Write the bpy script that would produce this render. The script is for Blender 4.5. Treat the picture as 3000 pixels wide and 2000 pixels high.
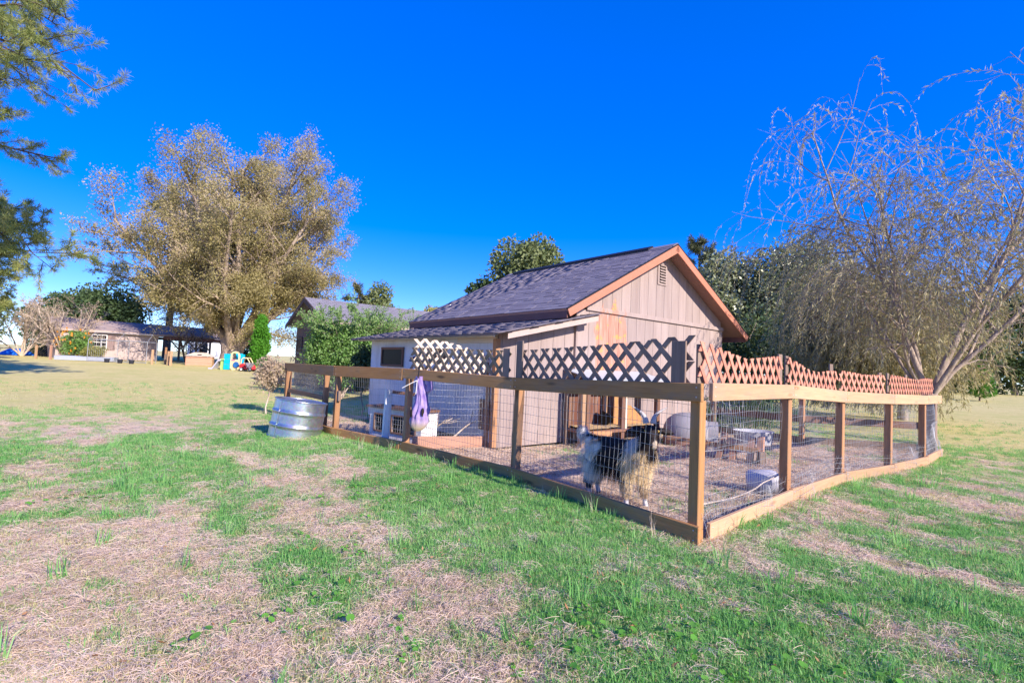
import bpy, math, random
import numpy as np
from mathutils import Matrix, Vector, Euler

# ---------------------------------------------------------------- camera, sky, sun
scene = bpy.context.scene
for o in list(bpy.data.objects):
    bpy.data.objects.remove(o, do_unlink=True)
CAM_H = 1.35
cam = bpy.data.cameras.new('camera')
cam.sensor_width = 36.0
cam.sensor_fit = 'HORIZONTAL'
cam.lens = 36.0 * 1460.2 / 3000.0
cam.clip_start = 0.05
cam.clip_end = 3000.0
cam_ob = bpy.data.objects.new('camera', cam)
scene.collection.objects.link(cam_ob)
cam_ob.matrix_world = (Matrix.Translation((0, 0, CAM_H)) @ Matrix.Rotation(math.radians(90) + 0.0515, 4, 'X')
                       @ Matrix.Rotation(0.0418, 4, 'Z'))
scene.camera = cam_ob

SUN_EL = math.radians(27.0)
SUN_AZ = math.radians(138.0)          # clockwise from +Y
sun_dir = Vector((math.sin(SUN_AZ) * math.cos(SUN_EL), math.cos(SUN_AZ) * math.cos(SUN_EL), math.sin(SUN_EL)))
world = bpy.data.worlds.new('World')
scene.world = world
world.use_nodes = True
wn = world.node_tree
wn.nodes.clear()
sky = wn.nodes.new('ShaderNodeTexSky')
sky.sky_type = 'NISHITA'
sky.sun_disc = False
sky.sun_elevation = SUN_EL
sky.sun_rotation = SUN_AZ
sky.altitude = 0.0
sky.air_density = 0.8
sky.dust_density = 0.0
sky.ozone_density = 8.0
hsv = wn.nodes.new('ShaderNodeHueSaturation')
hsv.inputs['Saturation'].default_value = 1.56
hsv.inputs['Hue'].default_value = 0.532
gam = wn.nodes.new('ShaderNodeGamma')
gam.inputs['Gamma'].default_value = 0.6
bg = wn.nodes.new('ShaderNodeBackground')
bg.inputs['Strength'].default_value = 0.14
wo = wn.nodes.new('ShaderNodeOutputWorld')
wn.links.new(sky.outputs[0], gam.inputs['Color'])
wn.links.new(gam.outputs[0], hsv.inputs['Color'])
wn.links.new(hsv.outputs[0], bg.inputs['Color'])
wn.links.new(bg.outputs[0], wo.inputs['Surface'])

sun = bpy.data.lights.new('sun', 'SUN')
sun.energy = 1.95
sun.angle = math.radians(0.53)
sun.color = (1.0, 0.90, 0.77)
sun_ob = bpy.data.objects.new('sun', sun)
scene.collection.objects.link(sun_ob)
sun_ob.rotation_euler = sun_dir.to_track_quat('Z', 'Y').to_euler()
sun_ob.location = (20, -15, 25)

scene.view_settings.view_transform = 'Standard'
scene.view_settings.look = 'None'
scene.view_settings.exposure = 2.06
scene.view_settings.gamma = 1.0
scene.view_settings.use_curve_mapping = False
scene.cycles.max_bounces = 5
scene.cycles.diffuse_bounces = 3
scene.cycles.transparent_max_bounces = 8

RNG = np.random.default_rng(7)
random.seed(7)
COL = scene.collection

# ---------------------------------------------------------------- mesh and object helpers
def fast_mesh(name, V, Q=None, T=None, attrs=None, smooth=False):
    me = bpy.data.meshes.new(name)
    V = np.asarray(V, np.float32).reshape(-1, 3)
    parts, sizes = [], []
    if Q is not None and len(Q):
        Q = np.asarray(Q, np.int32); parts.append(Q.ravel()); sizes.append(np.full(len(Q), 4, np.int32))
    if T is not None and len(T):
        T = np.asarray(T, np.int32); parts.append(T.ravel()); sizes.append(np.full(len(T), 3, np.int32))
    loops = np.concatenate(parts); sizes = np.concatenate(sizes)
    starts = np.concatenate([[0], np.cumsum(sizes)[:-1]]).astype(np.int32)
    me.vertices.add(len(V)); me.vertices.foreach_set('co', V.ravel())
    me.loops.add(len(loops)); me.loops.foreach_set('vertex_index', loops)
    me.polygons.add(len(sizes)); me.polygons.foreach_set('loop_start', starts)
    if smooth:
        me.polygons.foreach_set('use_smooth', np.ones(len(sizes), bool))
    me.update(calc_edges=True)
    me.validate()
    for k, a in (attrs or {}).items():
        a = np.asarray(a, np.float32)
        if a.ndim == 1:
            at = me.attributes.new(k, 'FLOAT', 'POINT'); at.data.foreach_set('value', a)
        else:
            at = me.attributes.new(k, 'FLOAT_COLOR', 'POINT')
            if a.shape[1] == 3:
                a = np.concatenate([a, np.ones((len(a), 1), np.float32)], 1)
            at.data.foreach_set('color', a.ravel())
    return me

def obj(name, me, mat=None, parent=None, M=None, kind=None):
    """every object's matrix_basis is its world matrix, whatever its parent"""
    o = bpy.data.objects.new(name, me)
    COL.objects.link(o)
    if mat is not None and me is not None and not me.materials:
        me.materials.append(mat)
    if M is not None:
        o.matrix_basis = M
    if parent is not None:
        o.parent = parent
        o.matrix_parent_inverse = parent.matrix_basis.inverted()
    if kind:
        o['kind'] = kind
    return o

def tag(o, label, cat, group=None):
    o['label'] = label; o['category'] = cat
    if group: o['group'] = group
    return o

def thing(name, label, cat, loc=(0, 0, 0), rotz=0.0, group=None):
    o = obj(name, None, M=Matrix.Translation(loc) @ Matrix.Rotation(rotz, 4, 'Z'))
    o.empty_display_size = 0.2
    return tag(o, label, cat, group)

def cbox_data(lx, ly, lz, c=0.004, centered=False):
    """chamfered box: x from 0..lx (or centred), y and z centred"""
    c = min(c, lx * .45, ly * .45, lz * .45)
    x0, x1 = (-lx / 2, lx / 2) if centered else (0, lx)
    hy, hz = ly / 2, lz / 2
    V, F = [], []
    idx = {}
    for ix, x in ((0, x0), (1, x1)):
        for iy in (0, 1):
            for iz in (0, 1):
                y = hy if iy else -hy; z = hz if iz else -hz
                sx = -1 if ix else 1; sy = -1 if iy else 1; sz = -1 if iz else 1
                for a in range(3):
                    p = [x + sx * c * (a != 0), y + sy * c * (a != 1), z + sz * c * (a != 2)]
                    idx[(ix, iy, iz, a)] = len(V); V.append(p)
    g = lambda x, y, z, a: idx[(x, y, z, a)]
    for s in (0, 1):
        F.append([g(s, 0, 0, 0), g(s, 1, 0, 0), g(s, 1, 1, 0), g(s, 0, 1, 0)])
        F.append([g(0, s, 0, 1), g(1, s, 0, 1), g(1, s, 1, 1), g(0, s, 1, 1)])
        F.append([g(0, 0, s, 2), g(1, 0, s, 2), g(1, 1, s, 2), g(0, 1, s, 2)])
    for a in (0, 1):
        for b in (0, 1):
            F.append([g(0, a, b, 1), g(1, a, b, 1), g(1, a, b, 2), g(0, a, b, 2)])
            F.append([g(a, 0, b, 0), g(a, 1, b, 0), g(a, 1, b, 2), g(a, 0, b, 2)])
            F.append([g(a, b, 0, 0), g(a, b, 1, 0), g(a, b, 1, 1), g(a, b, 0, 1)])
    T = [[g(x, y, z, 0), g(x, y, z, 1), g(x, y, z, 2)] for x in (0, 1) for y in (0, 1) for z in (0, 1)]
    return V, F, T

def fix_normals(me):
    import bmesh
    bm = bmesh.new(); bm.from_mesh(me)
    bmesh.ops.recalc_face_normals(bm, faces=bm.faces)
    bm.to_mesh(me); bm.free()
    return me

_cb = {}
def cbox(lx, ly, lz, c=0.004, centered=False):
    k = (round(lx, 4), round(ly, 4), round(lz, 4), c, centered)
    V, F, T = cbox_data(lx, ly, lz, c, centered)
    me = bpy.data.meshes.new('board')
    me.from_pydata(V, [], F + T)
    return fix_normals(me)

def frame(p0, p1, up=(0, 0, 1)):
    """matrix with local x from p0 to p1 and local z as near up as can be"""
    p0, p1, up = Vector(p0), Vector(p1), Vector(up)
    x = (p1 - p0); L = x.length; x.normalize()
    y = up.cross(x)
    if y.length < 1e-5: y = Vector((0, 1, 0)).cross(x)
    y.normalize(); z = x.cross(y)
    M = Matrix((x, y, z)).transposed().to_4x4(); M.translation = p0
    return M, L

def board(name, p0, p1, w, h, mat, parent=None, up=(0, 0, 1), c=0.004, kind=None):
    """a plank from p0 to p1: w across (local y), h tall (local z)"""
    M, L = frame(p0, p1, up)
    return obj(name, cbox(L, w, h, c), mat, parent, M, kind)

def prism(pts, depth_vec):
    """polygon (list of 3-D points) pushed along depth_vec, as one closed mesh"""
    n = len(pts)
    V = [Vector(p) for p in pts] + [Vector(p) + Vector(depth_vec) for p in pts]
    F = [list(range(n)), list(range(2 * n - 1, n - 1, -1))]
    F += [[i, (i + 1) % n, n + (i + 1) % n, n + i] for i in range(n)]
    me = bpy.data.meshes.new('panel')
    me.from_pydata(V, [], F)
    return fix_normals(me)

def lathe(profile, n=32, cap=False):
    P = np.array(profile, float); k = len(P)
    a = np.linspace(0, 2 * np.pi, n, endpoint=False)
    V = np.stack([P[None, :, 0] * np.cos(a)[:, None], P[None, :, 0] * np.sin(a)[:, None], np.repeat(P[None, :, 1], n, 0)], 2).reshape(-1, 3)
    i, j = np.meshgrid(np.arange(n), np.arange(k - 1), indexing='ij')
    i2 = (i + 1) % n
    Q = np.stack([i * k + j, i2 * k + j, i2 * k + j + 1, i * k + j + 1], -1).reshape(-1, 4)
    me = fast_mesh('lathe', V, Q, smooth=True)
    return me

def tubes(paths):
    """paths: list of (points (n,3), radii (n,), sides) -> V, Q"""
    Vs, Qs, n0 = [], [], 0
    for P, R, k in paths:
        P = np.asarray(P, float); n = len(P)
        R = np.broadcast_to(np.asarray(R, float), (n,))
        t = np.gradient(P, axis=0); t /= np.linalg.norm(t, axis=1)[:, None] + 1e-9
        m = t.mean(0)
        ref = np.array([1., 0, 0]) if abs(m[0]) < .6 * np.linalg.norm(m) + 1e-6 else np.array([0, 1., 0])
        s = np.cross(t, ref); s /= np.linalg.norm(s, axis=1)[:, None] + 1e-9
        b = np.cross(t, s)
        a = np.arange(k) * 2 * np.pi / k
        ring = P[:, None] + R[:, None, None] * (np.cos(a)[None, :, None] * s[:, None] + np.sin(a)[None, :, None] * b[:, None])
        Vs.append(ring.reshape(-1, 3))
        i, j = np.meshgrid(np.arange(n - 1), np.arange(k), indexing='ij')
        j2 = (j + 1) % k
        Qs.append((np.stack([i * k + j, i * k + j2, (i + 1) * k + j2, (i + 1) * k + j], -1).reshape(-1, 4)) + n0)
        n0 += n * k
    return np.concatenate(Vs), np.concatenate(Qs)

def unit(a):
    return a / (np.linalg.norm(a, axis=-1, keepdims=True) + 1e-9)

def leaf_quads(C, D, ln, wd, rng, N=None):
    """rhombic leaves: base C, direction D, length ln, half width wd -> V, Q"""
    n = len(C)
    ln = np.broadcast_to(ln, (n,))[:, None]; wd = np.broadcast_to(wd, (n,))[:, None]
    D = unit(D)
    R = rng.normal(size=(n, 3)) if N is None else np.cross(D, N)
    S = unit(R - D * (R * D).sum(1, keepdims=True))
    V = np.stack([C, C + D * ln * .45 + S * wd, C + D * ln, C + D * ln * .45 - S * wd], 1).reshape(-1, 3)
    Q = np.arange(4 * n).reshape(-1, 4)
    return V, Q

def hash2(ix, iy, s):
    h = (ix.astype(np.int64) * 374761393 + iy.astype(np.int64) * 668265263 + s * 1442695041) & 0x7fffffff
    h = ((h ^ (h >> 13)) * 1274126177) & 0x7fffffff
    return ((h ^ (h >> 16)) & 0xffff) / 65535.0

def vnoise(x, y, s=0):
    ix, iy = np.floor(x), np.floor(y); fx, fy = x - ix, y - iy
    fx = fx * fx * (3 - 2 * fx); fy = fy * fy * (3 - 2 * fy)
    a = hash2(ix, iy, s); b = hash2(ix + 1, iy, s); c = hash2(ix, iy + 1, s); d = hash2(ix + 1, iy + 1, s)
    return (a * (1 - fx) + b * fx) * (1 - fy) + (c * (1 - fx) + d * fx) * fy

def fbm(x, y, s=0, o=4):
    r = 0; a = .5
    for k in range(o):
        r = r + a * vnoise(x, y, s + k * 17); x = x * 2.03 + 3.1; y = y * 2.03 + 1.7; a *= .5
    return r / (1 - .5 ** o)

def sstep(a, b, x):
    t = np.clip((x - a) / (b - a), 0, 1); return t * t * (3 - 2 * t)

# ---------------------------------------------------------------- the yard's own frame
PSI = 0.8784
VX = np.array([math.sin(PSI), math.cos(PSI), 0.0])      # along the gable wall
UX = np.array([-VX[1], VX[0], 0.0])                     # along the ridge, away from the camera
YAW = math.atan2(VX[1], VX[0])
APEX = np.array([3.496, 10.697, 0.0])
def BW(t, s, z):
    return tuple(APEX + VX * t + UX * s + np.array([0, 0, z]))

def terr(x, y):
    r = np.sqrt(np.asarray(x, float) ** 2 + np.asarray(y, float) ** 2)
    return 0.7 * sstep(18, 60, r) + 0.0035 * np.maximum(r - 60, 0)

P0 = np.array([1.551, 4.12]); PB = np.array([0.103, 6.113]); PC = np.array([-1.571, 7.744]); PD = np.array([-3.099, 9.006])
PF = np.array([-3.48, 9.47]); PE = np.array([-5.1, 11.5])
P2 = np.array([3.08, 5.58]); P3 = np.array([4.445, 6.739]); P4 = np.array([5.728, 7.574]); P5 = np.array([7.042, 8.544]); P6 = np.array([8.277, 9.692])
PEN = [P0, P2, P3, P4, P5, P6, np.array([4.9, 11.9]), np.array([1.2, 9.3]), np.array([-.2, 8.1]), np.array([-3.4, 12.0]), PE, PF, PD, PC, PB]
def in_pen(x, y, grow=0.0):
    x = np.asarray(x); y = np.asarray(y); c = np.zeros(x.shape, bool)
    n = len(PEN)
    for i in range(n):
        a, b = PEN[i], PEN[(i + 1) % n]
        cond = ((a[1] > y) != (b[1] > y))
        xx = a[0] + (y - a[1]) * (b[0] - a[0]) / (b[1] - a[1] + 1e-12)
        c ^= cond & (x < xx)
    return c

def green_mask(x, y):
    """0 = dry thatch, 1 = lush; mower rows run along the front fence"""
    a = x * UX[0] + y * UX[1]; b = x * VX[0] + y * VX[1]
    rows = fbm(a * .45 + .25 * np.sin(b), b * 1.9, 3, 3)
    big = fbm(x * .33 + 5, y * .33, 11, 3)
    fine = fbm(x * 2.2, y * 2.2, 23, 3)
    m = .50 * rows + .17 * big + .43 * fine
    near_fence = np.exp(-((b - (PC[0] * VX[0] + PC[1] * VX[1]) + .55) / .75) ** 2) * (a > 0)
    m = m + .02 * sstep(-2.5, 1.5, x) + .11 * near_fence
    far = sstep(11, 22, np.sqrt(x * x + y * y))
    g = sstep(.43, .62, m)
    return g * (1 - far) + far * .30 * sstep(.45, .75, big + .25 * fine)

# ---------------------------------------------------------------- materials
class G:
    """tiny node-graph helper"""
    def __init__(s, name):
        s.m = bpy.data.materials.new(name); s.m.use_nodes = True
        s.t = s.m.node_tree; s.t.nodes.clear()
        s.out = s.t.nodes.new('ShaderNodeOutputMaterial')
    def n(s, ty, props=None, **inp):
        nd = s.t.nodes.new('ShaderNode' + ty)
        for k, v in (props or {}).items(): setattr(nd, k, v)
        for k, v in inp.items():
            key = int(k[1:]) if k[0] == '_' and k[1:].isdigit() else k.replace('_', ' ')
            s.set(nd, key, v)
        return nd
    def set(s, nd, key, v):
        sock = nd.inputs[key]
        if isinstance(v, bpy.types.NodeSocket): s.t.links.new(v, sock)
        elif isinstance(v, bpy.types.Node): s.t.links.new(v.outputs[0], sock)
        else:
            if isinstance(v, (tuple, list)) and len(v) == 3 and sock.type == 'RGBA': v = (*v, 1)
            sock.default_value = v
    def math(s, op, a, b=0.0, clamp=False):
        nd = s.n('Math', {'operation': op, 'use_clamp': clamp}); s.set(nd, 0, a); s.set(nd, 1, b); return nd.outputs[0]
    def mix(s, f, a, b, blend='MIX'):
        nd = s.n('Mix', {'data_type': 'RGBA', 'blend_type': blend})
        s.set(nd, 0, f); s.set(nd, 6, a); s.set(nd, 7, b); return nd.outputs[2]
    def ramp(s, f, stops, interp='LINEAR'):
        nd = s.n('ValToRGB'); s.set(nd, 0, f); cr = nd.color_ramp; cr.interpolation = interp
        while len(cr.elements) < len(stops): cr.elements.new(.5)
        for e, (p, c) in zip(cr.elements, stops):
            e.position = p; e.color = (*c, 1) if len(c) == 3 else c
        return nd.outputs[0]
    def noise(s, vec, scale, detail=4, rough=.55, dist=0.0):
        return s.n('TexNoise', Vector=vec, Scale=scale, Detail=detail, Roughness=rough, Distortion=dist).outputs[0]
    def coord(s, kind='Object', ob=None):
        nd = s.n('TexCoord')
        if ob: nd.object = ob
        return nd.outputs[kind]
    def mapping(s, vec, scale=(1, 1, 1), loc=(0, 0, 0)):
        return s.n('Mapping', Vector=vec, Scale=scale, Location=loc).outputs[0]
    def bump(s, h, strength=.3, dist=.01):
        return s.n('Bump', Height=h, Strength=strength, Distance=dist).outputs[0]
    def done(s, shader):
        s.t.links.new(shader.outputs[0], s.out.inputs[0]); return s.m
    def pbr(s, col, rough=.8, metal=0.0, normal=None, spec=.3):
        nd = s.n('BsdfPrincipled'); s.set(nd, 'Base Color', col); s.set(nd, 'Roughness', rough); s.set(nd, 'Metallic', metal)
        s.set(nd, 'Specular IOR Level', spec)
        if normal is not None: s.set(nd, 'Normal', normal)
        return nd

def objrand(g):
    return g.n('ObjectInfo').outputs['Random']

def m_wood(name, c1, c2, dark=(.06, .035, .02), grain=1.0, rough=.8, knots=True, weather=0.25):
    g = G(name)
    co = g.coord('Object'); r = objrand(g)
    off = g.n('VectorMath', {'operation': 'ADD'}); g.set(off, 0, co)
    cx = g.n('CombineXYZ', X=g.math('MULTIPLY', r, 37.0), Y=g.math('MULTIPLY', r, 11.0)); g.set(off, 1, cx)
    co = off.outputs[0]
    fine = g.noise(g.mapping(co, (3, 70, 70)), 1.0, 5, .6, .4)
    wide = g.noise(g.mapping(co, (.9, 12, 12)), 1.0, 3, .5, 1.2)
    col = g.ramp(g.math('ADD', g.math('MULTIPLY', fine, .55), g.math('MULTIPLY', wide, .45)), [(.3, c1), (.68, c2)])
    if knots:
        vor = g.n('TexVoronoi', Vector=g.mapping(co, (1.6, 7, 7)), Scale=1.0)
        k = g.n('MapRange', Value=vor.outputs['Distance']); g.set(k, 'From Min', .20); g.set(k, 'From Max', .08)
        col = g.mix(g.math('MULTIPLY', k.outputs[0], .75), col, dark)
    st = g.noise(g.mapping(co, (2, 6, 6)), 1.0, 5, .7)
    sm = g.n('MapRange', Value=st); g.set(sm, 'From Min', .48); g.set(sm, 'From Max', .66)
    col = g.mix(g.math('MULTIPLY', sm.outputs[0], weather * 1.6), col, (.24, .2, .17))
    bright = g.math('ADD', .82, g.math('MULTIPLY', r, .36))
    col = g.mix(1.0, col, g.n('CombineColor', Red=bright, Green=bright, Blue=bright).outputs[0], 'MULTIPLY')
    return g.done(g.pbr(col, rough, normal=g.bump(fine, .35 * grain, .004)))

def m_plain(name, col, rough=.6, metal=0.0, var=.12, scale=6.0, spec=.3, bump=0.0):
    g = G(name)
    co = g.coord('Object')
    nz = g.noise(co, scale, 5, .6)
    f = g.math('ADD', 1 - var, g.math('MULTIPLY', nz, 2 * var))
    c = g.mix(1.0, col, g.n('CombineColor', Red=f, Green=f, Blue=f).outputs[0], 'MULTIPLY')
    nrm = g.bump(nz, bump, .01) if bump else None
    return g.done(g.pbr(c, rough, metal, nrm, spec))

def m_leaf(name, cols, trans=.3, rough=.55, spec=.25):
    """per-leaf colour from the 'tint' attribute"""
    g = G(name)
    at = g.n('Attribute', {'attribute_name': 'tint'})
    col = g.ramp(at.outputs['Fac'], [(i / (len(cols) - 1), c) for i, c in enumerate(cols)])
    b = g.pbr(col, rough, spec=spec)
    tl = g.n('BsdfTranslucent'); g.set(tl, 'Color', g.mix(.25, col, (.5, .55, .1)))
    mx = g.n('MixShader'); g.set(mx, 0, trans)
    g.t.links.new(b.outputs[0], mx.inputs[1]); g.t.links.new(tl.outputs[0], mx.inputs[2])
    return g.done(mx)

def m_bark(name, c1, c2, scale=9.0):
    g = G(name); co = g.coord('Object')
    nz = g.noise(g.mapping(co, (1, 1, .25)), scale, 6, .65, .5)
    col = g.ramp(nz, [(.35, c1), (.65, c2)])
    return g.done(g.pbr(col, .9, normal=g.bump(nz, .8, .04), spec=.15))

WOOD_SHADE = m_wood('shaded_plank_wood', (.33, .15, .052), (.52, .265, .10), weather=.24)  # front fence planks: the tone of the shaded side is put into the wood colour
WOOD_POST = m_wood('cedar_post_wood', (.28, .13, .06), (.45, .235, .115), weather=.24)
WOOD_NEW = m_wood('new_pine_wood', (.42, .245, .135), (.56, .35, .205), dark=(.30, .14, .06), weather=.24)
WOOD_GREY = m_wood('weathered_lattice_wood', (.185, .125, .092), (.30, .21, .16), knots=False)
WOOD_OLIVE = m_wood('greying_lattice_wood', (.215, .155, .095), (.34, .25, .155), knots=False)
WOOD_PALE = m_wood('pale_lattice_wood', (.60, .46, .36), (.74, .60, .48), knots=False, weather=.05)
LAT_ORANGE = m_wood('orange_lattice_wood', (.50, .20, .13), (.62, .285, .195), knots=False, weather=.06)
WOOD_DARK = m_wood('dark_old_wood', (.17, .115, .085), (.29, .20, .155), knots=False)
WOOD_BROWN = m_wood('brown_paint_wood', (.17, .085, .055), (.25, .13, .085), knots=False, weather=.08)
WOOD_RED = m_wood('reddish_block_wood', (.42, .22, .15), (.55, .31, .22), knots=False, weather=.08)
WIRE = m_plain('galvanised_wire', (.42, .42, .44), .45, .75, .1)
WIRE_WHITE = m_plain('loose_pale_wire', (.44, .43, .44), .5, .3, .1)
STEEL = None

# ---------------------------------------------------------------- ground
def axis(lo_far, lo, hi, hi_far, step, grow=1.13):
    mid = list(np.arange(lo, hi, step)); a = []; d = step; x = lo
    while x > lo_far: d *= grow; x -= d; a.append(x)
    b = []; d = step; x = mid[-1]
    while x < hi_far: d *= grow; x += d; b.append(x)
    return np.array(a[::-1] + mid + b)
gx = axis(-900, -9, 11, 900, .11); gy = axis(-300, .8, 14, 1500, .11)
X, Y = np.meshgrid(gx, gy, indexing='xy')
nearw = 1 - sstep(12, 18, np.sqrt(X * X + Y * Y))
Z = terr(X, Y) + nearw * (.030 * (fbm(X * 1.3, Y * 1.3, 5, 4) - .5) + .014 * (fbm(X * 6, Y * 6, 9, 2) - .5))
pen = in_pen(X, Y).astype(float)
gm = green_mask(X, Y)
nx, ny = len(gx), len(gy)
I, J = np.meshgrid(np.arange(nx - 1), np.arange(ny - 1), indexing='xy')
Qg = np.stack([J * nx + I, J * nx + I + 1, (J + 1) * nx + I + 1, (J + 1) * nx + I], -1).reshape(-1, 4)
gme = fast_mesh('ground', np.stack([X, Y, Z], -1).reshape(-1, 3), Qg, attrs={'green': gm.ravel(), 'pen': pen.ravel()}, smooth=True)
g = G('lawn_soil_and_thatch')
pos = g.n('NewGeometry').outputs['Position']
ga = g.n('Attribute', {'attribute_name': 'green'}).outputs['Fac']
pa = g.n('Attribute', {'attribute_name': 'pen'}).outputs['Fac']
n1 = g.noise(pos, 26, 6, .7); n2 = g.noise(pos, 1.1, 5, .6); n3 = g.noise(pos, 6, 5, .65); n4 = g.noise(pos, .22, 4, .55)
thatch = g.ramp(n1, [(.25, (.38, .26, .18)), (.45, (.62, .46, .35)), (.7, (.77, .61, .48))])
lush = g.ramp(n1, [(.25, (.26, .26, .11)), (.5, (.44, .44, .20)), (.75, (.60, .56, .32))])
# the far lawn: short dry grass, straw and green mixed
farl = g.ramp(n3, [(.25, (.55, .46, .17)), (.5, (.67, .56, .24)), (.75, (.76, .65, .32))])
farl = g.mix(g.ramp(n2, [(.42, (0, 0, 0)), (.68, (.6, .6, .6))]), farl, (.50, .50, .15))
farl = g.mix(g.ramp(n4, [(.45, (0, 0, 0)), (.7, (.55, .55, .55))]), farl, (.74, .60, .29))
ln = g.n('VectorMath', {'operation': 'LENGTH'}); g.set(ln, 0, pos)
farw = g.n('MapRange', {'interpolation_type': 'SMOOTHSTEP'}, Value=ln.outputs['Value']); g.set(farw, 'From Min', 9.0); g.set(farw, 'From Max', 17.0)
lawn = g.mix(farw.outputs[0], g.mix(ga, thatch, lush), farl)
dirt = g.ramp(g.noise(pos, 9, 6, .7), [(.3, (.27, .185, .13)), (.5, (.48, .36, .265)), (.72, (.64, .51, .39))])
col = g.mix(pa, lawn, dirt)
GROUND = g.done(g.pbr(col, .95, normal=g.bump(g.math('ADD', n1, g.math('MULTIPLY', n3, .8)), .8, .04), spec=.1))
obj('ground', gme, GROUND, kind='structure')

# ---------------------------------------------------------------- barn
barn = thing('barn', 'pale board-sided barn with dark shingled gable roof and lean-to behind the pen', 'barn', tuple(APEX), YAW)

g = G('worn_beige_siding')
bc = g.coord('Object', barn)
sep = g.n('SeparateXYZ', Vector=bc)
st = g.noise(g.mapping(bc, (9, 9, .8)), 1.0, 5, .65)
base = g.ramp(st, [(.3, (.305, .232, .214)), (.7, (.38, .298, .276))])
rr = g.math('ADD', .9, g.math('MULTIPLY', objrand(g), .2))
base = g.mix(1.0, base, g.n('CombineColor', Red=rr, Green=rr, Blue=rr).outputs[0], 'MULTIPLY')
# paint peeled off the boards left of the middle
peel = g.noise(g.mapping(bc, (4.2, 1, .9)), 1.0, 6, .7, .6)
dx = g.math('ABSOLUTE', g.math('ADD', sep.outputs[0], 1.62)); wx = g.math('SUBTRACT', 1.0, g.math('DIVIDE', dx, .95), True)
dz = g.math('ABSOLUTE', g.math('ADD', sep.outputs[2], -1.62)); wz = g.math('SUBTRACT', 1.0, g.math('DIVIDE', dz, 1.35), True)
pm = g.math('ADD', peel, g.math('MULTIPLY', g.math('MULTIPLY', wx, wz), .62))
pk = g.n('MapRange', Value=pm); g.set(pk, 'From Min', .70); g.set(pk, 'From Max', .76)
grain = g.noise(g.mapping(bc, (60, 60, 3)), 1.0, 4, .6)
bare = g.ramp(grain, [(.3, (.36, .13, .075)), (.5, (.50, .21, .135)), (.7, (.56, .33, .26))])
bare = g.mix(g.math('GREATER_THAN', g.noise(g.mapping(bc, (5, 1, 5), (3, 0, 7)), 1.0, 2), .64), bare, (.66, .30, .07))
col = g.mix(g.math('MULTIPLY', pk.outputs[0], .75), base, bare)
SIDING = g.done(g.pbr(col, .85, normal=g.bump(grain, .2, .004), spec=.2))
TRIM_RED = m_wood('sunburnt_orange_trim', (.45, .165, .10), (.54, .225, .145), knots=False, weather=.12)
FASCIA = m_wood('maroon_fascia', (.16, .075, .065), (.22, .105, .09), knots=False, weather=.08)
TRIM_PINK = m_wood('pale_pink_trim', (.50, .37, .33), (.60, .46, .41), knots=False, weather=.06)

WALL_S = .36
def roof_z(t): return 4.175 - .5239 * abs(t)
ROOF_T = .095          # from shingle top to soffit
edges = [-2.71] + [-2.361 + .2985 * i for i in range(17)] + [2.73]
gap = .004
for i in range(len(edges) - 1):
    a, b = edges[i] + gap, edges[i + 1] - gap
    top = min(2.495, roof_z(a) - ROOF_T - .01, roof_z(b) - ROOF_T - .01)
    if i in (0,):
        top = 2.50
    pts = [BW(a, WALL_S, .04), BW(b, WALL_S, .04), BW(b, WALL_S, min(2.495, roof_z(b) - ROOF_T)), BW(a, WALL_S, min(2.495, roof_z(a) - ROOF_T))]
    obj('siding_board', prism(pts, tuple(UX * .03)), SIDING, barn)
up = [-2.60] + [-2.30 + .2985 * i for i in range(16)] + [2.62]
for i in range(len(up) - 1):
    a, b = up[i] + gap, up[i + 1] - gap
    za, zb_ = roof_z(a) - ROOF_T, roof_z(b) - ROOF_T
    pts = [BW(a, WALL_S - .012, 2.56), BW(b, WALL_S - .012, 2.56), BW(b, WALL_S - .012, max(zb_, 2.565))]
    if a < 0 < b: pts.append(BW(0, WALL_S - .012, roof_z(0) - ROOF_T))
    pts.append(BW(a, WALL_S - .012, max(za, 2.565)))
    obj('siding_board', prism(pts, tuple(UX * .03)), SIDING, barn)
# solid backing so that the joints read as dark grooves, and the other three walls
BACK = m_plain('bare_sheathing', (.22, .165, .14), .9)
obj('sheathing', prism([BW(-2.69, WALL_S + .034, .03), BW(2.71, WALL_S + .034, .03), BW(2.71, WALL_S + .034, 2.62), BW(0, WALL_S + .034, 4.03), BW(-2.69, WALL_S + .034, 2.62)], tuple(UX * .06)), BACK, barn)
board('band_board', BW(-2.46, WALL_S - .022, 2.53), BW(2.70, WALL_S - .022, 2.53), .045, .085, SIDING, barn)
board('side_wall', BW(2.70, WALL_S + .10, 1.25), BW(2.70, 5.35, 1.25), .06, 2.42, SIDING, barn)
board('side_wall', BW(-2.68, WALL_S + .10, 1.25), BW(-2.68, 5.35, 1.25), .06, 2.42, SIDING, barn)
obj('rear_wall', prism([BW(-2.65, 5.30, .03), BW(2.67, 5.30, .03), BW(2.67, 5.30, 2.6), BW(0, 5.30, 4.02), BW(-2.65, 5.30, 2.6)], tuple(UX * .06)), SIDING, barn)
# gable louvre
vent = board('gable_vent', BW(-.19, WALL_S - .02, 3.555), BW(.15, WALL_S - .02, 3.555), .03, .52, SIDING, barn)
DARKIN = m_plain('dark_interior', (.02, .015, .012), .9)
board('vent_opening', BW(-.135, WALL_S - .037, 3.545), BW(.095, WALL_S - .037, 3.545), .006, .42, DARKIN, vent)
for k in range(7):
    z = 3.37 + k * .06
    board('louvre_slat', BW(-.135, WALL_S - .05, z), BW(.095, WALL_S - .05, z), .006, .05, SIDING, vent, up=tuple(np.array([0, 0, .8]) + UX * .6))
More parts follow.
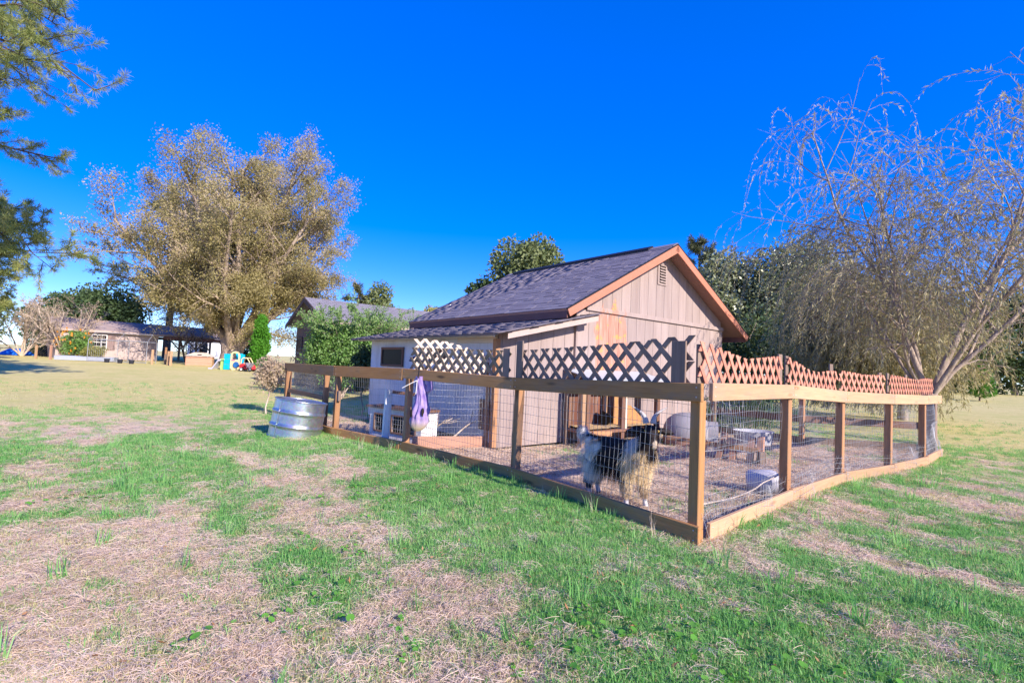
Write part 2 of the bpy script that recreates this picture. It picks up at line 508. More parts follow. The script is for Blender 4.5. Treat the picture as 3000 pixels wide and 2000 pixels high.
# roof planes: deck (slab), shingles on the near plane
BL = 5.72
def roofp(t, s, lift=0.0):
    sg = 1 if t > 0 else -1
    n = np.array(VX * sg * .5239); n[2] = 1; n = n / np.linalg.norm(n)
    p = np.array(BW(t, s, roof_z(t))) + n * lift
    return p
SOFFIT = m_wood('reddish_soffit_boards', (.30, .155, .12), (.40, .22, .17), knots=False, weather=.1)
g = G('charcoal_shingles')
r = objrand(g)
nz = g.noise(g.coord('Object'), 90, 3, .7); nb = g.noise(g.n('NewGeometry').outputs['Position'], 5, 3, .6)
f = g.math('ADD', g.math('MULTIPLY', r, .4), g.math('ADD', g.math('MULTIPLY', nz, .3), g.math('MULTIPLY', nb, .3)))
col = g.ramp(f, [(.15, (.155, .133, .158)), (.55, (.20, .175, .205)), (.95, (.255, .228, .258))])
SHINGLE = g.done(g.pbr(col, .9, normal=g.bump(nz, .4, .004), spec=.2))
planes = {}
for sg in (-1, 1):
    a = roofp(sg * .001, 0, -.022); b = roofp(sg * 3.34, 0, -.022)
    n = np.cross(b - a, UX) * sg; n = n / np.linalg.norm(n); n = n if n[2] > 0 else -n
    pts = [a, b, b - n * .055, a - n * .055]
    planes[sg] = obj('roof', prism([tuple(p) for p in pts], tuple(UX * BL)), SOFFIT, barn)
    if sg > 0:
        obj('shingle_layer', prism([tuple(p + n * .004 - UX * .012) for p in (a, b + (b - a) / np.linalg.norm(b - a) * .02)] + [tuple(p + n * .03 - UX * .012) for p in (b + (b - a) / np.linalg.norm(b - a) * .02, a)], tuple(UX * (BL + .024))), SHINGLE, planes[sg])
# shingles, near (left) plane
dn = roofp(-3.34, 0) - roofp(-.001, 0); Ls = np.linalg.norm(dn); dn = dn / Ls
nrm = np.cross(UX, dn); nrm = nrm if nrm[2] > 0 else -nrm
def shingle_mesh(w, ln=.20, th=.010):
    # local x along the ridge, local y down the slope, local z out; thicker at the butt
    V = [(0, 0, 0), (w, 0, 0), (w, ln, 0), (0, ln, 0), (0, 0, .004), (w, 0, .004), (w, ln, th), (0, ln, th)]
    F = [(0, 3, 2, 1), (4, 5, 6, 7), (0, 1, 5, 4), (1, 2, 6, 5), (2, 3, 7, 6), (3, 0, 4, 7)]
    me = bpy.data.meshes.new('shingle'); me.from_pydata(V, [], F); return fix_normals(me)
tabs = []
ncourse = 27; ex = Ls / ncourse
rs = random.Random(3)
for c in range(ncourse):
    s = -.015 - rs.random() * .25
    while s < BL:
        w = rs.choice([.19, .26, .33, .40])
        tabs.append((c, max(s, -.015), min(s + w, BL + .01) - max(s, -.015), rs.random())); s += w + .002
tabs = [t for t in tabs if t[2] > .04]
def tab_M(c, s, rnd):
    o = roofp(-.001, 0) + dn * (c * ex - .055 + .008 * rnd) + UX * s + nrm * (-.019 + .005 * (rnd > .6) + .002 * rnd)
    M = Matrix((Vector(UX), Vector(dn), Vector(nrm))).transposed().to_4x4(); M.translation = Vector(o)
    return M
tabs.sort(key=lambda t: (np.linalg.norm(roofp(-.001, 0) + dn * t[0] * ex + UX * t[1] - np.array([0, 0, CAM_H]))))
cache = {}
for c, s, w, rnd in tabs[:300]:
    k = round(w, 2)
    if k not in cache:
        cache[k] = shingle_mesh(k)
    obj('shingle', cache[k], SHINGLE, planes[-1], tab_M(c, s, rnd))
Vs, Qs = [], []
for c, s, w, rnd in tabs[300:]:
    me = shingle_mesh(w); M = tab_M(c, s, rnd); n0 = len(Vs)
    Vs += [tuple(M @ v.co) for v in me.vertices]; Qs += [[n0 + i for i in p.vertices] for p in me.polygons]
    bpy.data.meshes.remove(me)
obj('shingle_field', fast_mesh('shingle_field', Vs, Qs), SHINGLE, planes[-1], kind='stuff')
# ridge cap and raised ridge vent
obj('ridge_cap', prism([BW(-.16, -.012, 4.10), BW(0, -.012, 4.19), BW(.16, -.012, 4.10), BW(.16, -.012, 4.085), BW(0, -.012, 4.172), BW(-.16, -.012, 4.085)], tuple(UX * (BL + .02))), SHINGLE, barn)
VENTM = m_plain('black_ridge_vent_plastic', (.015, .014, .016), .6)
obj('ridge_vent', prism([BW(-.17, .62, 4.135), BW(0, .62, 4.225), BW(.17, .62, 4.135), BW(.17, .62, 4.10), BW(0, .62, 4.192), BW(-.17, .62, 4.10)], tuple(UX * 4.75)), VENTM, barn)
# rake boards on the gable, dark drip edge, eave fascia
for sg in (-1, 1):
    a = roofp(sg * .004, 0); b = roofp(sg * 3.355, 0)
    d = (b - a) / np.linalg.norm(b - a); n = np.cross(d, UX); n = n if n[2] > 0 else -n
    pts = [a - n * .028, b - n * .028, b - n * .165 , a - n * .165 + np.array([0, 0, -.02])]
    obj('rake_board', prism([tuple(p - UX * .006) for p in pts], tuple(-UX * .022)), TRIM_RED, barn)
    pts = [a - n * .004, b - n * .004 + d * .01, b - n * .03 + d * .01, a - n * .03]
    obj('drip_edge', prism([tuple(p - UX * .032) for p in pts], tuple(UX * .03)), VENTM, barn)
pa_, pb_ = roofp(-3.352, .02, -.115), roofp(-3.352, BL - .02, -.115)
board('eave_fascia', pa_, pb_, .024, .15, FASCIA, barn)
board('eave_fascia', roofp(3.352, .02, -.115), roofp(3.352, BL - .02, -.115), .024, .15, FASCIA, barn)

# lean-to along the left side of the barn
def lean_z(t): return 2.418 + .222 * (t + 2.46)
LT0, LT1 = -2.47, -4.86
lroof = obj('lean_to_roof', prism([BW(LT0, .02, lean_z(LT0) - .03), BW(LT1, .02, lean_z(LT1) - .03), BW(LT1, .02, lean_z(LT1) - .055), BW(LT0, .02, lean_z(LT0) - .055)], tuple(UX * 5.66)), WOOD_DARK, barn)
Vs, Qs = [], []
ld = np.array(BW(LT1, 0, lean_z(LT1))) - np.array(BW(LT0, 0, lean_z(LT0))); LL = np.linalg.norm(ld); ld /= LL
lnv = np.cross(UX, ld); lnv = lnv if lnv[2] > 0 else -lnv
rs = random.Random(5)
for c in range(17):
    s = -.02 - rs.random() * .3
    while s < 5.66:
        w = rs.choice([.26, .33, .40]); a = max(s, -.01 - .05 * rs.random()); w2 = min(s + w, 5.69) - a
        if w2 > .03:
            me = shingle_mesh(w2, .21, .020 + .014 * rs.random())
            o = np.array(BW(LT0, 0, lean_z(LT0))) + ld * (c * LL / 17 - .06) + UX * a + lnv * -.028
            M = Matrix((Vector(UX), Vector(ld), Vector(lnv))).transposed().to_4x4(); M.translation = Vector(o)
            n0 = len(Vs); Vs += [tuple(M @ v.co) for v in me.vertices]; Qs += [[n0 + i for i in p.vertices] for p in me.polygons]
            bpy.data.meshes.remove(me)
        s += w + .002
obj('shingle_field', fast_mesh('lean_to_shingles', Vs, Qs), SHINGLE, lroof, kind='stuff')
le = [-2.714, -2.98, -3.273, -3.566, -3.859, -4.14, -4.43, -4.515]
for i in range(len(le) - 1):
    b, a = le[i] - gap, le[i + 1] + gap
    obj('siding_board', prism([BW(a, WALL_S + .02, .04), BW(b, WALL_S + .02, .04), BW(b, WALL_S + .02, lean_z(b) - .058), BW(a, WALL_S + .02, lean_z(a) - .058)], tuple(UX * .025)), SIDING, barn)
obj('sheathing', prism([BW(-4.49, WALL_S + .05, .03), BW(-2.72, WALL_S + .05, .03), BW(-2.72, WALL_S + .05, lean_z(-2.72) - .06), BW(-4.49, WALL_S + .05, lean_z(-4.49) - .06)], tuple(UX * .04)), BACK, barn)
board('corner_board', BW(-2.712, WALL_S - .01, .04), BW(-2.712, WALL_S - .01, 2.38), .05, .05, SIDING, barn, up=tuple(VX))
obj('lean_to_rake_board', prism([BW(-2.47, .03, lean_z(-2.47) - .058), BW(-4.60, .03, lean_z(-4.60) - .058), BW(-4.60, .03, lean_z(-4.60) - .15), BW(-2.47, .03, lean_z(-2.47) - .15)], tuple(UX * .022)), TRIM_PINK, barn)
WHITE = None
g = G('grubby_white_paint')
bc = g.coord('Object', barn)
nz = g.noise(g.mapping(bc, (2, 2, 1)), 1.6, 6, .65); dr = g.noise(g.mapping(bc, (14, 14, .7)), 1.0, 4, .6)
col = g.mix(g.math('MULTIPLY', g.ramp(dr, [(.5, (0, 0, 0)), (.75, (1, 1, 1))]), .35), g.ramp(nz, [(.3, (.62, .58, .58)), (.6, (.76, .73, .74))]), (.48, .42, .36))
WHITE = g.done(g.pbr(col, .75, normal=g.bump(dr, .1, .004)))
for s0, s1 in ((.39, 1.60), (1.606, 2.82), (2.826, 4.04), (4.046, 5.28)):
    obj('wall_panel', prism([BW(-4.50, s0, .10), BW(-4.50, s1, .10), BW(-4.50, s1, 1.885), BW(-4.50, s0, 1.885)], tuple(VX * .02)), WHITE, barn)
board('eave_beam', BW(-4.70, .25, 1.865), BW(-4.70, 5.55, 1.865), .03, .09, WHITE, barn)
board('skirt_board', BW(-4.475, .40, .06), BW(-4.475, 5.26, .06), .03, .12, WOOD_DARK, barn)
obj('rear_wall', prism([BW(-4.47, 5.24, .04), BW(-2.72, 5.24, .04), BW(-2.72, 5.24, lean_z(-2.72) - .06), BW(-4.47, 5.24, lean_z(-4.47) - .06)], tuple(UX * .03)), WHITE, barn)
# window high in the white wall
GLASS = G('dark_window_glass')
GLASS = GLASS.done(GLASS.pbr((.010, .007, .008), .3, spec=.06))
win = board('window', BW(-4.515, 3.64, 1.465), BW(-4.515, 4.64, 1.465), .02, .41, GLASS, barn)
for (a, b) in (((3.61, 1.28), (4.67, 1.28)), ((3.61, 1.655), (4.67, 1.655))):
    board('window_frame', BW(-4.53, a[0], a[1]), BW(-4.53, b[0], b[1]), .03, .05, WOOD_BROWN, win)
for s in (3.64, 4.64):
    board('window_frame', BW(-4.53, s, 1.307), BW(-4.53, s, 1.63), .03, .05, WOOD_BROWN, win, up=tuple(UX))
board('vent_flap', BW(-4.52, 1.95, 1.50), BW(-4.52, 2.55, 1.50), .02, .26, WOOD_BROWN, barn)
board('trim_strip', BW(-4.525, .40, 1.79), BW(-4.525, 1.55, 1.79), .02, .10, WOOD_PALE, barn)
board('corner_post', BW(-4.53, .40, .05), BW(-4.53, .40, 1.80), .09, .09, WOOD_POST, barn, up=tuple(UX))
board('cat_door', BW(-4.53, .52, .55), BW(-4.53, .80, .55), .03, .50, WOOD_BROWN, barn)

# ---------------------------------------------------------------- pen fences
def gz(p): return np.array([p[0], p[1], 0.0])
def post(name, p, h, parent, mat=WOOD_POST, w=.092, yaw=YAW, lean=(0, 0)):
    M = Matrix.Translation((p[0], p[1], -.03)) @ Matrix.Rotation(yaw, 4, 'Z') @ Matrix.Rotation(math.radians(lean[0]), 4, 'X') @ Matrix.Rotation(math.radians(lean[1]), 4, 'Y') @ Matrix.Rotation(-math.pi / 2, 4, 'Y')
    return obj(name, cbox(h + .03, w, w, .006), mat, parent, M)

def wire_panel(name, p, q, z0, z1, parent, seed, wob=.006, dx=.055, dz=.1, rad=.0019, mat=WIRE, lean=0.0, off=0.0, sagx=0.0):
    rng = np.random.default_rng(seed)
    p, q = np.array(p, float), np.array(q, float); d = q - p; L = np.linalg.norm(d); d /= L
    n = np.array([-d[1], d[0]])
    ph = rng.random(8) * 6.28
    def pt(x, z):
        wx = wob * (np.sin(x * 3.1 + z * 4 + ph[0]) + .7 * np.sin(x * 7.7 - z * 6 + ph[1])) + sagx * np.sin(z * 3 + ph[6]) * np.sin(x * 2.2 + ph[7])
        wz = wob * (np.sin(x * 2.3 + ph[2]) + .6 * np.sin(x * 6.1 + z * 5 + ph[3]))
        wn_ = 1.6 * wob * np.sin(x * 4 + z * 5 + ph[4]) + lean * z + off
        xx = x + wx
        return np.stack([p[0] + d[0] * xx + n[0] * wn_, p[1] + d[1] * xx + n[1] * wn_, z + wz * np.ones_like(xx)], -1)
    paths = []
    for x in np.arange(.02, L, dx):
        zz = np.linspace(z0, z1, 9 if wob > .01 else 5); paths.append((pt(np.full_like(zz, x + rng.normal() * wob * .3), zz), rad, 3))
    for z in np.arange(z0, z1 + .001, dz):
        xx = np.linspace(0, L, max(6, int(L / (.06 if wob > .01 else .14)))); paths.append((pt(xx, np.full_like(xx, z)), rad * 1.1, 3))
    V, Q = tubes(paths)
    o = obj(name, fast_mesh(name, V, Q), mat, parent, kind='stuff')
    return o

def rail(name, p, q, z0, z1, parent, mat, off, w=.038, h=.145, ext=(0, 0)):
    """a board nailed on the outer face of the posts; z0, z1 = height of its top edge at the ends"""
    p, q = np.array(p, float), np.array(q, float); d = (q - p) / np.linalg.norm(q - p); n = np.array([d[1], -d[0]])
    a = p - d * ext[0] + n * off; b = q + d * ext[1] + n * off
    o = board(name, (a[0], a[1], z0 - h / 2), (b[0], b[1], z1 - h / 2), w, h, mat, parent, c=.005)
    if abs(off) > .01:
        M, L = frame((a[0], a[1], z0 - h / 2), (b[0], b[1], z1 - h / 2)); sg = -1 if off > 0 else 1
        for fx_ in (.045, L - .045):
            for fz in (-.26, .26):
                obj('nail_head', NAIL_MESH, NAIL, o, M @ Matrix.Translation((fx_, sg * (w / 2 + .001), fz * h)) @ Matrix.Rotation(-sg * math.pi / 2, 4, 'X'))
    return o

NAIL = m_plain('bright_nail_head', (.55, .52, .50), .4, .7)
NAIL_MESH = lathe([(.001, .002), (.006, .0015), (.007, 0)], 8)
front = thing('pen_fence', 'shaded brown plank fence side of the goat pen with hanging purple cloth', 'fence', (P0[0], P0[1], 0), YAW + math.pi / 2, None)
side = thing('pen_fence', 'sunlit plank fence side of the goat pen topped with orange lattice', 'fence', (P2[0], P2[1], 0), YAW)
backf = thing('pen_fence', 'low two-rail brown fence closing the far side of the pen beside the barn', 'fence', (6.3, 10.6, 0), YAW)
O = .068   # half post + half board
# front run: from the corner P0 to PE, outer face to the left of travel
for p, h, ln_ in ((P0, 1.14, (0, .3)), (PB, 1.10, (0, 1.2)), (PC, 1.12, (0, 1.0)), (PD, 1.09, (0, .4)), (PF, 1.10, (0, .3))):
    post('post', p, h, front, WOOD_POST if p is not P0 else WOOD_SHADE, lean=ln_)
post('post', PE, 1.12, front, w=.12)
u2 = UX[:2]
def orail(name, p, q, z0, z1, parent, mat, side_, h=.145, ext=(0, 0), w=.038):
    return rail(name, p, q, z0, z1, parent, mat, side_ * O, w, h, ext)
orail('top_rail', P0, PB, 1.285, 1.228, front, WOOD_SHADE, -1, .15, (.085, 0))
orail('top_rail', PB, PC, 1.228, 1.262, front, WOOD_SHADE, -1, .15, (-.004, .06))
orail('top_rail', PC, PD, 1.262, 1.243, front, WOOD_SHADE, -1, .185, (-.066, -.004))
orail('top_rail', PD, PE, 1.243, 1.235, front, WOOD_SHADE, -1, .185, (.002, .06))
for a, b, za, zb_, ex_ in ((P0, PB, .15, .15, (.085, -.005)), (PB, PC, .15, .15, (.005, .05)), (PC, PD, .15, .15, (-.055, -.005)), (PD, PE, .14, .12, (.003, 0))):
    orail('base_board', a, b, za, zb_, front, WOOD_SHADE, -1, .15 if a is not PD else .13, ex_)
cx_ = np.array([PF[0], PF[1]]); 
rail('mid_rail', PF, PE, .66, .66, front, WOOD_POST, 0.0, .038, .09, (-.05, -.06))
board('rail_cleat', (PD[0] + .05, PD[1] - .06, .62), (PD[0] + .05, PD[1] - .06, .80), .05, .09, WOOD_DARK, front, up=tuple(UX))
k = 10
for a, b in ((P0, PB), (PB, PC), (PC, PD), (PF, PE)):
    wire_panel('wire_mesh', a, b, .10, 1.14, front, k, .007, off=-.05); k += 1
wire_panel('wire_mesh', PD, PF, .10, 1.1, front, k, .006, off=-.05); k += 1
# nailed cap strip on the top rail
capM = m_plain('sun_bleached_cap', (.55, .46, .38), .9)
# right run
for p, h, ln_ in ((P2, 1.15, (0, .6)), (P3, 1.08, (0, 1.2)), (P4, 1.05, (0, 1.6)), (P5, 1.02, (0, 1.4))):
    post('post', p, h, side, lean=ln_, mat=WOOD_POST)
post('post', P6 + np.array([.0, .12]), 1.10, side, WOOD_DARK, w=.15)
pts = [P0, P2, P3, P4, P5, P6]
tops = [1.29, 1.285, 1.215, 1.187, 1.167, 1.155]
for i in range(5):
    orail('top_rail', pts[i], pts[i + 1], tops[i], tops[i + 1], side, WOOD_NEW, 1, .15, (-.088 if i == 0 else -.004, 0 if i < 4 else -.1))
    orail('base_board', pts[i], pts[i + 1], .15, .14, side, WOOD_NEW, 1, .155, (-.088 if i == 0 else -.003, 0))
    wire_panel('wire_mesh', pts[i], pts[i + 1], .10, 1.10 - .02 * i, side, 40 + i, .013, off=.045, sagx=.02)
for i in range(5):
    wire_panel('loose_wire', pts[i], pts[i + 1], .03, .30 + .05 * (i % 2) + .05 * (i == 4), side, 60 + i, .035, dx=.06, dz=.07, rad=.0014, mat=WIRE_WHITE, off=-.06, sagx=.05)
wire_panel('loose_wire', pts[4] * .7 + pts[5] * .3, pts[5], .05, .62, side, 71, .03, dx=.035, dz=.09, rad=.0021, mat=WIRE_WHITE, off=-.02, sagx=.05)
# bent sheet of wire leaning inside the first bay
wire_panel('loose_wire', P0 + np.array([.55, 1.6]), P2 + np.array([-.05, .75]), .45, 1.2, side, 72, .03, dx=.10, dz=.14, rad=.003, mat=WIRE_WHITE, sagx=.05)
# far run
Q1, Q2, Q3 = np.array([4.80, 11.75]), np.array([6.05, 10.35]), np.array([8.15, 9.86])
for p, h in ((Q1, 1.15), (Q2, 1.12)):
    post('post', p, h, backf, WOOD_DARK if p is Q1 else WOOD_POST)
for a, b in ((Q1, Q2), (Q2, Q3)):
    orail('mid_rail', a, b, .60, .60, backf, WOOD_BROWN, -1, .14, (0, -.003))
    orail('base_board', a, b, .17, .17, backf, WOOD_DARK, -1, .17, (0, -.003))
    wire_panel('wire_mesh', a, b, .10, 1.10, backf, k, .008, off=.05, dx=.08, dz=.1, rad=.0016); k += 1
# divider inside the pen, from the front fence to the lean-to's corner
DV1 = np.array([-.36, 8.28])
div = thing('pen_divider', 'low inner pen divider with wire between front fence and lean-to corner', 'fence', (PC[0] + .2, PC[1] + .1, 0), 0)
post('post', DV1, 1.12, div, WOOD_NEW, w=.07)
rail('base_board', PC, DV1, .22, .20, div, WOOD_RED, 0.0, .03, .19, (-.1, -.04))
wire_panel('wire_mesh', PC + np.array([.1, .05]), DV1, .15, 1.12, div, 90, .008, dx=.05, dz=.1, off=.03)

# lattice panels
def lattice(name, label, p, q, z0, heights, mat, off, pitch=.115, sw=.036, th=.008, ang=47, stakes=(), stake_mat=WOOD_GREY, group=None, tilt=0.0):
    p, q = np.array(p, float), np.array(q, float); L = np.linalg.norm(q - p); d = (q - p) / L; n = np.array([-d[1], d[0]])
    p = p + n * off
    t = thing(name, label, 'lattice', (p[0], p[1], z0), math.atan2(d[1], d[0]), group)
    hx = np.linspace(0, L, len(heights))
    top = lambda x: float(np.interp(x, hx, heights))
    ta = math.tan(math.radians(ang)); hw = sw / 2 / math.sin(math.radians(ang))
    D3, N3 = np.array([d[0], d[1], 0]), np.array([n[0], n[1], 0])
    zat = lambda x: np.array([p[0], p[1], z0 + tilt * x])
    for sgn in (1, -1):
        x0 = -1.2
        while x0 < L + 1.2:
            # march up the slat and keep the stretch inside the panel
            z = 0.0; zs = []
            zz = np.linspace(0, max(heights) + .02, 60)
            xx = x0 + sgn * zz / ta
            ok = (xx >= 0) & (xx <= L) & (zz <= np.interp(xx, hx, heights))
            if ok.sum() > 3:
                za, zb_ = zz[ok].min(), zz[ok].max()
                xa, xb = x0 + sgn * za / ta, x0 + sgn * zb_ / ta
                quad = [(xa - hw, za), (xa + hw, za), (xb + hw, zb_), (xb - hw, zb_)]
                o_ = N3 * (th * .52 * sgn)
                P3_ = [tuple(zat(a) + D3 * a + np.array([0, 0, b]) + o_ - N3 * th / 2) for a, b in quad]
                obj('lattice_slat', prism(P3_, tuple(N3 * th)), mat, t)
            x0 += pitch
    for sx, sh, w in stakes:
        a = p + d * sx
        bb = a + n * .032
        obj('stake', cbox(sh + .10, w, .02, .003), stake_mat, t, Matrix.Translation((bb[0], bb[1], z0 - .10)) @ Matrix.Rotation(math.atan2(d[1], d[0]), 4, 'Z') @ Matrix.Rotation(-math.pi / 2, 4, 'Y') @ Matrix.Rotation(math.pi / 2, 4, 'X'))
    return t
fd = lambda a, b, f: a + (b - a) * f
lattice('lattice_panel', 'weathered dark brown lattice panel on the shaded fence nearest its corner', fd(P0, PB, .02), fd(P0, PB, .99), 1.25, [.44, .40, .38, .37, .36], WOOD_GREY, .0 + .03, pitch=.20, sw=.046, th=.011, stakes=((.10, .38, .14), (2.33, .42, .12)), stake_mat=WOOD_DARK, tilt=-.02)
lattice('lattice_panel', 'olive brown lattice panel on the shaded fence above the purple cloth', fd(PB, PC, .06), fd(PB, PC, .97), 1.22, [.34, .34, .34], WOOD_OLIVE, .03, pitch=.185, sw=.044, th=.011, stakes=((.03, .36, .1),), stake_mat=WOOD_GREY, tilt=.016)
lattice('lattice_panel', 'pale cream lattice panel on the inner pen divider in front of the white wall', PC + np.array([.06, .02]), DV1, 1.13, [.62, .60, .52, .42], WOOD_PALE, .0, pitch=.16, sw=.042, th=.011, stakes=((1.28, .35, .09),), stake_mat=WOOD_BROWN)
lat = 'orange lattice panel on the sunlit fence '
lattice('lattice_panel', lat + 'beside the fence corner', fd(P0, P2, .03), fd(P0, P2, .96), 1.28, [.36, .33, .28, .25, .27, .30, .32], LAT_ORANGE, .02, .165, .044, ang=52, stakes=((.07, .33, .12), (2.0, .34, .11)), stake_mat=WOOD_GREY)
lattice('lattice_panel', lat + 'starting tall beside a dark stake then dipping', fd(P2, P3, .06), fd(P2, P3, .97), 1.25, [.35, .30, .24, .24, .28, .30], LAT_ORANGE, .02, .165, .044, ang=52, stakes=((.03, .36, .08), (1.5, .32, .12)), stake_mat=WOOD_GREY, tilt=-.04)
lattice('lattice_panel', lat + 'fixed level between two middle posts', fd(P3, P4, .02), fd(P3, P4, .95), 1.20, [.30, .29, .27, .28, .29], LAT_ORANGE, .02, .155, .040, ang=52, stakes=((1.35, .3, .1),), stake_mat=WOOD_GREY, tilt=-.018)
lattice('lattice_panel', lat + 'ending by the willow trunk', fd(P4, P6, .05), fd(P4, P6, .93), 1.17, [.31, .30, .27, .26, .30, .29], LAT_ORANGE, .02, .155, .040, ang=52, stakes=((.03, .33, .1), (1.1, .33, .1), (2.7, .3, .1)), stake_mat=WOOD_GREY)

# ---------------------------------------------------------------- grass (instanced tufts)
def blades(rng, n, rad, h0, h1, w, lean, tri=False, cols=(0., 1.)):
    """one tuft: n blades, each a bent strip of two quads"""
    a = rng.random(n) * 6.283; r = rad * np.sqrt(rng.random(n))
    B = np.stack([r * np.cos(a), r * np.sin(a), np.full(n, -.008)], 1)
    h = h0 + (h1 - h0) * rng.random(n) ** 1.3
    la = rng.random(n) * 6.283; lm = lean * rng.random(n)
    L = np.stack([np.cos(la), np.sin(la), np.zeros(n)], 1)
    S = np.stack([-np.sin(la + rng.normal(size=n) * .6), np.cos(la), np.zeros(n)], 1); S = unit(S)
    up = np.array([0, 0, 1.])
    mid = B + up * (h * .6)[:, None] + L * (h * lm * .35)[:, None]
    tip = B + up * (h * (1 - .45 * lm))[:, None] + L * (h * lm)[:, None]
    w = w * (.7 + .6 * rng.random(n))[:, None]
    V = np.stack([B - S * w, B + S * w, mid + S * w * .75, mid - S * w * .75, tip + S * w * .12, tip - S * w * .12], 1).reshape(-1, 3)
    k = np.arange(n)[:, None] * 6
    Q = np.concatenate([k + np.array([[0, 1, 2, 3]]), k + np.array([[3, 2, 4, 5]])])
    tint = np.repeat(cols[0] + (cols[1] - cols[0]) * rng.random(n), 6)
    return V, Q, tint

def straws(rng, n, rad, l0, l1, w, zmax=.02):
    a = rng.random(n) * 6.283; r = rad * np.sqrt(rng.random(n))
    C = np.stack([r * np.cos(a), r * np.sin(a), .002 + zmax * rng.random(n)], 1)
    d = rng.random(n) * 6.283
    D = np.stack([np.cos(d), np.sin(d), rng.normal(size=n) * .14], 1)
    l = (l0 + (l1 - l0) * rng.random(n))[:, None]
    S = np.stack([-np.sin(d), np.cos(d), rng.normal(size=n) * .5], 1); S = unit(S) * w
    A, M, E_ = C - D * l / 2, C + np.stack([np.zeros(n), np.zeros(n), .012 * rng.random(n)], 1), C + D * l / 2
    V = np.stack([A - S, A + S, M + S, M - S, E_ + S, E_ - S], 1).reshape(-1, 3)
    k = np.arange(n)[:, None] * 6
    Q = np.concatenate([k + np.array([[0, 1, 2, 3]]), k + np.array([[3, 2, 4, 5]])])
    return V, Q, np.repeat(rng.random(n), 6)

def round_leaves(rng, n, rad, r0, r1):
    Vs, Ts, tint = [], [], []
    n0 = 0
    for i in range(n):
        a = rng.random() * 6.283; rr = rad * math.sqrt(rng.random()); h = .02 + .05 * rng.random()
        c = np.array([rr * math.cos(a), rr * math.sin(a), h]); r = r0 + (r1 - r0) * rng.random()
        t1 = unit(np.array([1, 0, rng.normal() * .35])); t2 = unit(np.array([0, 1, rng.normal() * .35]))
        k = 9; an = np.linspace(.25, 6.03, k)
        ring = c + r * (np.cos(an)[:, None] * t1 + np.sin(an)[:, None] * t2) + np.array([0, 0, r * .18])
        Vs.append(np.vstack([c, ring])); Ts += [[n0, n0 + 1 + j, n0 + 2 + j] for j in range(k - 1)]
        tint += [rng.random()] * (k + 1); n0 += k + 1
    return np.vstack(Vs), np.array(Ts), np.array(tint)

def m_grass(name, cols, trans=.5, rough=.6):
    g = G(name)
    at = g.n('Attribute', {'attribute_name': 'tint'}).outputs['Fac']
    it = g.n('Attribute', {'attribute_name': 'hue', 'attribute_type': 'INSTANCER'}).outputs['Fac']
    f = g.math('ADD', g.math('MULTIPLY', at, .55), g.math('MULTIPLY', it, .45))
    col = g.ramp(f, [(i / (len(cols) - 1), c) for i, c in enumerate(cols)])
    b = g.pbr(col, rough, spec=.2)
    tl = g.n('BsdfTranslucent'); g.set(tl, 'Color', col)
    mx = g.n('MixShader'); g.set(mx, 0, trans)
    g.t.links.new(b.outputs[0], mx.inputs[1]); g.t.links.new(tl.outputs[0], mx.inputs[2])
    return g.done(mx)
GR_GREEN = m_grass('green_grass', [(.12, .36, .08), (.22, .52, .13), (.36, .63, .21), (.58, .70, .33)])
GR_MIX = m_grass('yellowing_grass', [(.38, .51, .17), (.57, .60, .26), (.76, .68, .38), (.85, .73, .48)])
GR_DRY = m_grass('dry_thatch', [(.60, .43, .30), (.80, .61, .46), (.87, .70, .56), (.90, .77, .64)], .3, .8)
GR_LEAF = m_grass('pennywort_leaf', [(.10, .30, .04), (.17, .42, .06), (.26, .50, .10)], .35, .4)

tuft_col = bpy.data.collections.new('tuft_sources')       # never linked to the scene: only instanced
def tuft(name, data, mat, tri=False):
    V, F, t = data
    me = fast_mesh(name, V, None if tri else F, F if tri else None, {'tint': t})
    me.materials.append(mat)
    o = bpy.data.objects.new(name, me); tuft_col.objects.link(o); return o
rg = np.random.default_rng(21)
names = []
for i in range(3): tuft('t%02d_green' % i, blades(rg, 36, .085, .02, .075, .0025, 1.2), GR_GREEN)
for i in range(3, 6): tuft('t%02d_mix' % i, blades(rg, 30, .09, .015, .06, .0023, 1.4), GR_MIX)
for i in range(6, 9): tuft('t%02d_dry' % i, straws(rg, 76, .11, .025, .09, .0012, .028), GR_DRY)
for i in range(9, 11): tuft('t%02d_long' % i, blades(rg, 16, .05, .12, .26, .0034, .8), GR_GREEN)
for i in range(11, 13): tuft('t%02d_leaf' % i, round_leaves(rg, 7, .10, .013, .032), GR_LEAF, True)
for i in range(13, 15): tuft('t%02d_seed' % i, blades(rg, 7, .03, .16, .34, .0018, .5), GR_DRY)
L_LITTER = m_grass('fallen_leaf', [(.28, .13, .06), (.42, .22, .10), (.55, .34, .18)], .1, .8)
def litter(rng, n):
    C = np.stack([rng.normal(size=n) * .09, rng.normal(size=n) * .09, .03 + .02 * rng.random(n)], 1); D = unit(np.stack([rng.normal(size=n), rng.normal(size=n), rng.normal(size=n) * .25], 1))
    V, Q = leaf_quads(C, D, .03 + .04 * rng.random(n), .008 + .006 * rng.random(n), rng, np.tile([0., 0, 1.], (n, 1)) + rng.normal(size=(n, 3)) * .3)
    return V, Q, np.repeat(rng.random(n), 4)
for i in range(15, 17): tuft('t%02d_litter' % i, litter(rg, 3), L_LITTER)

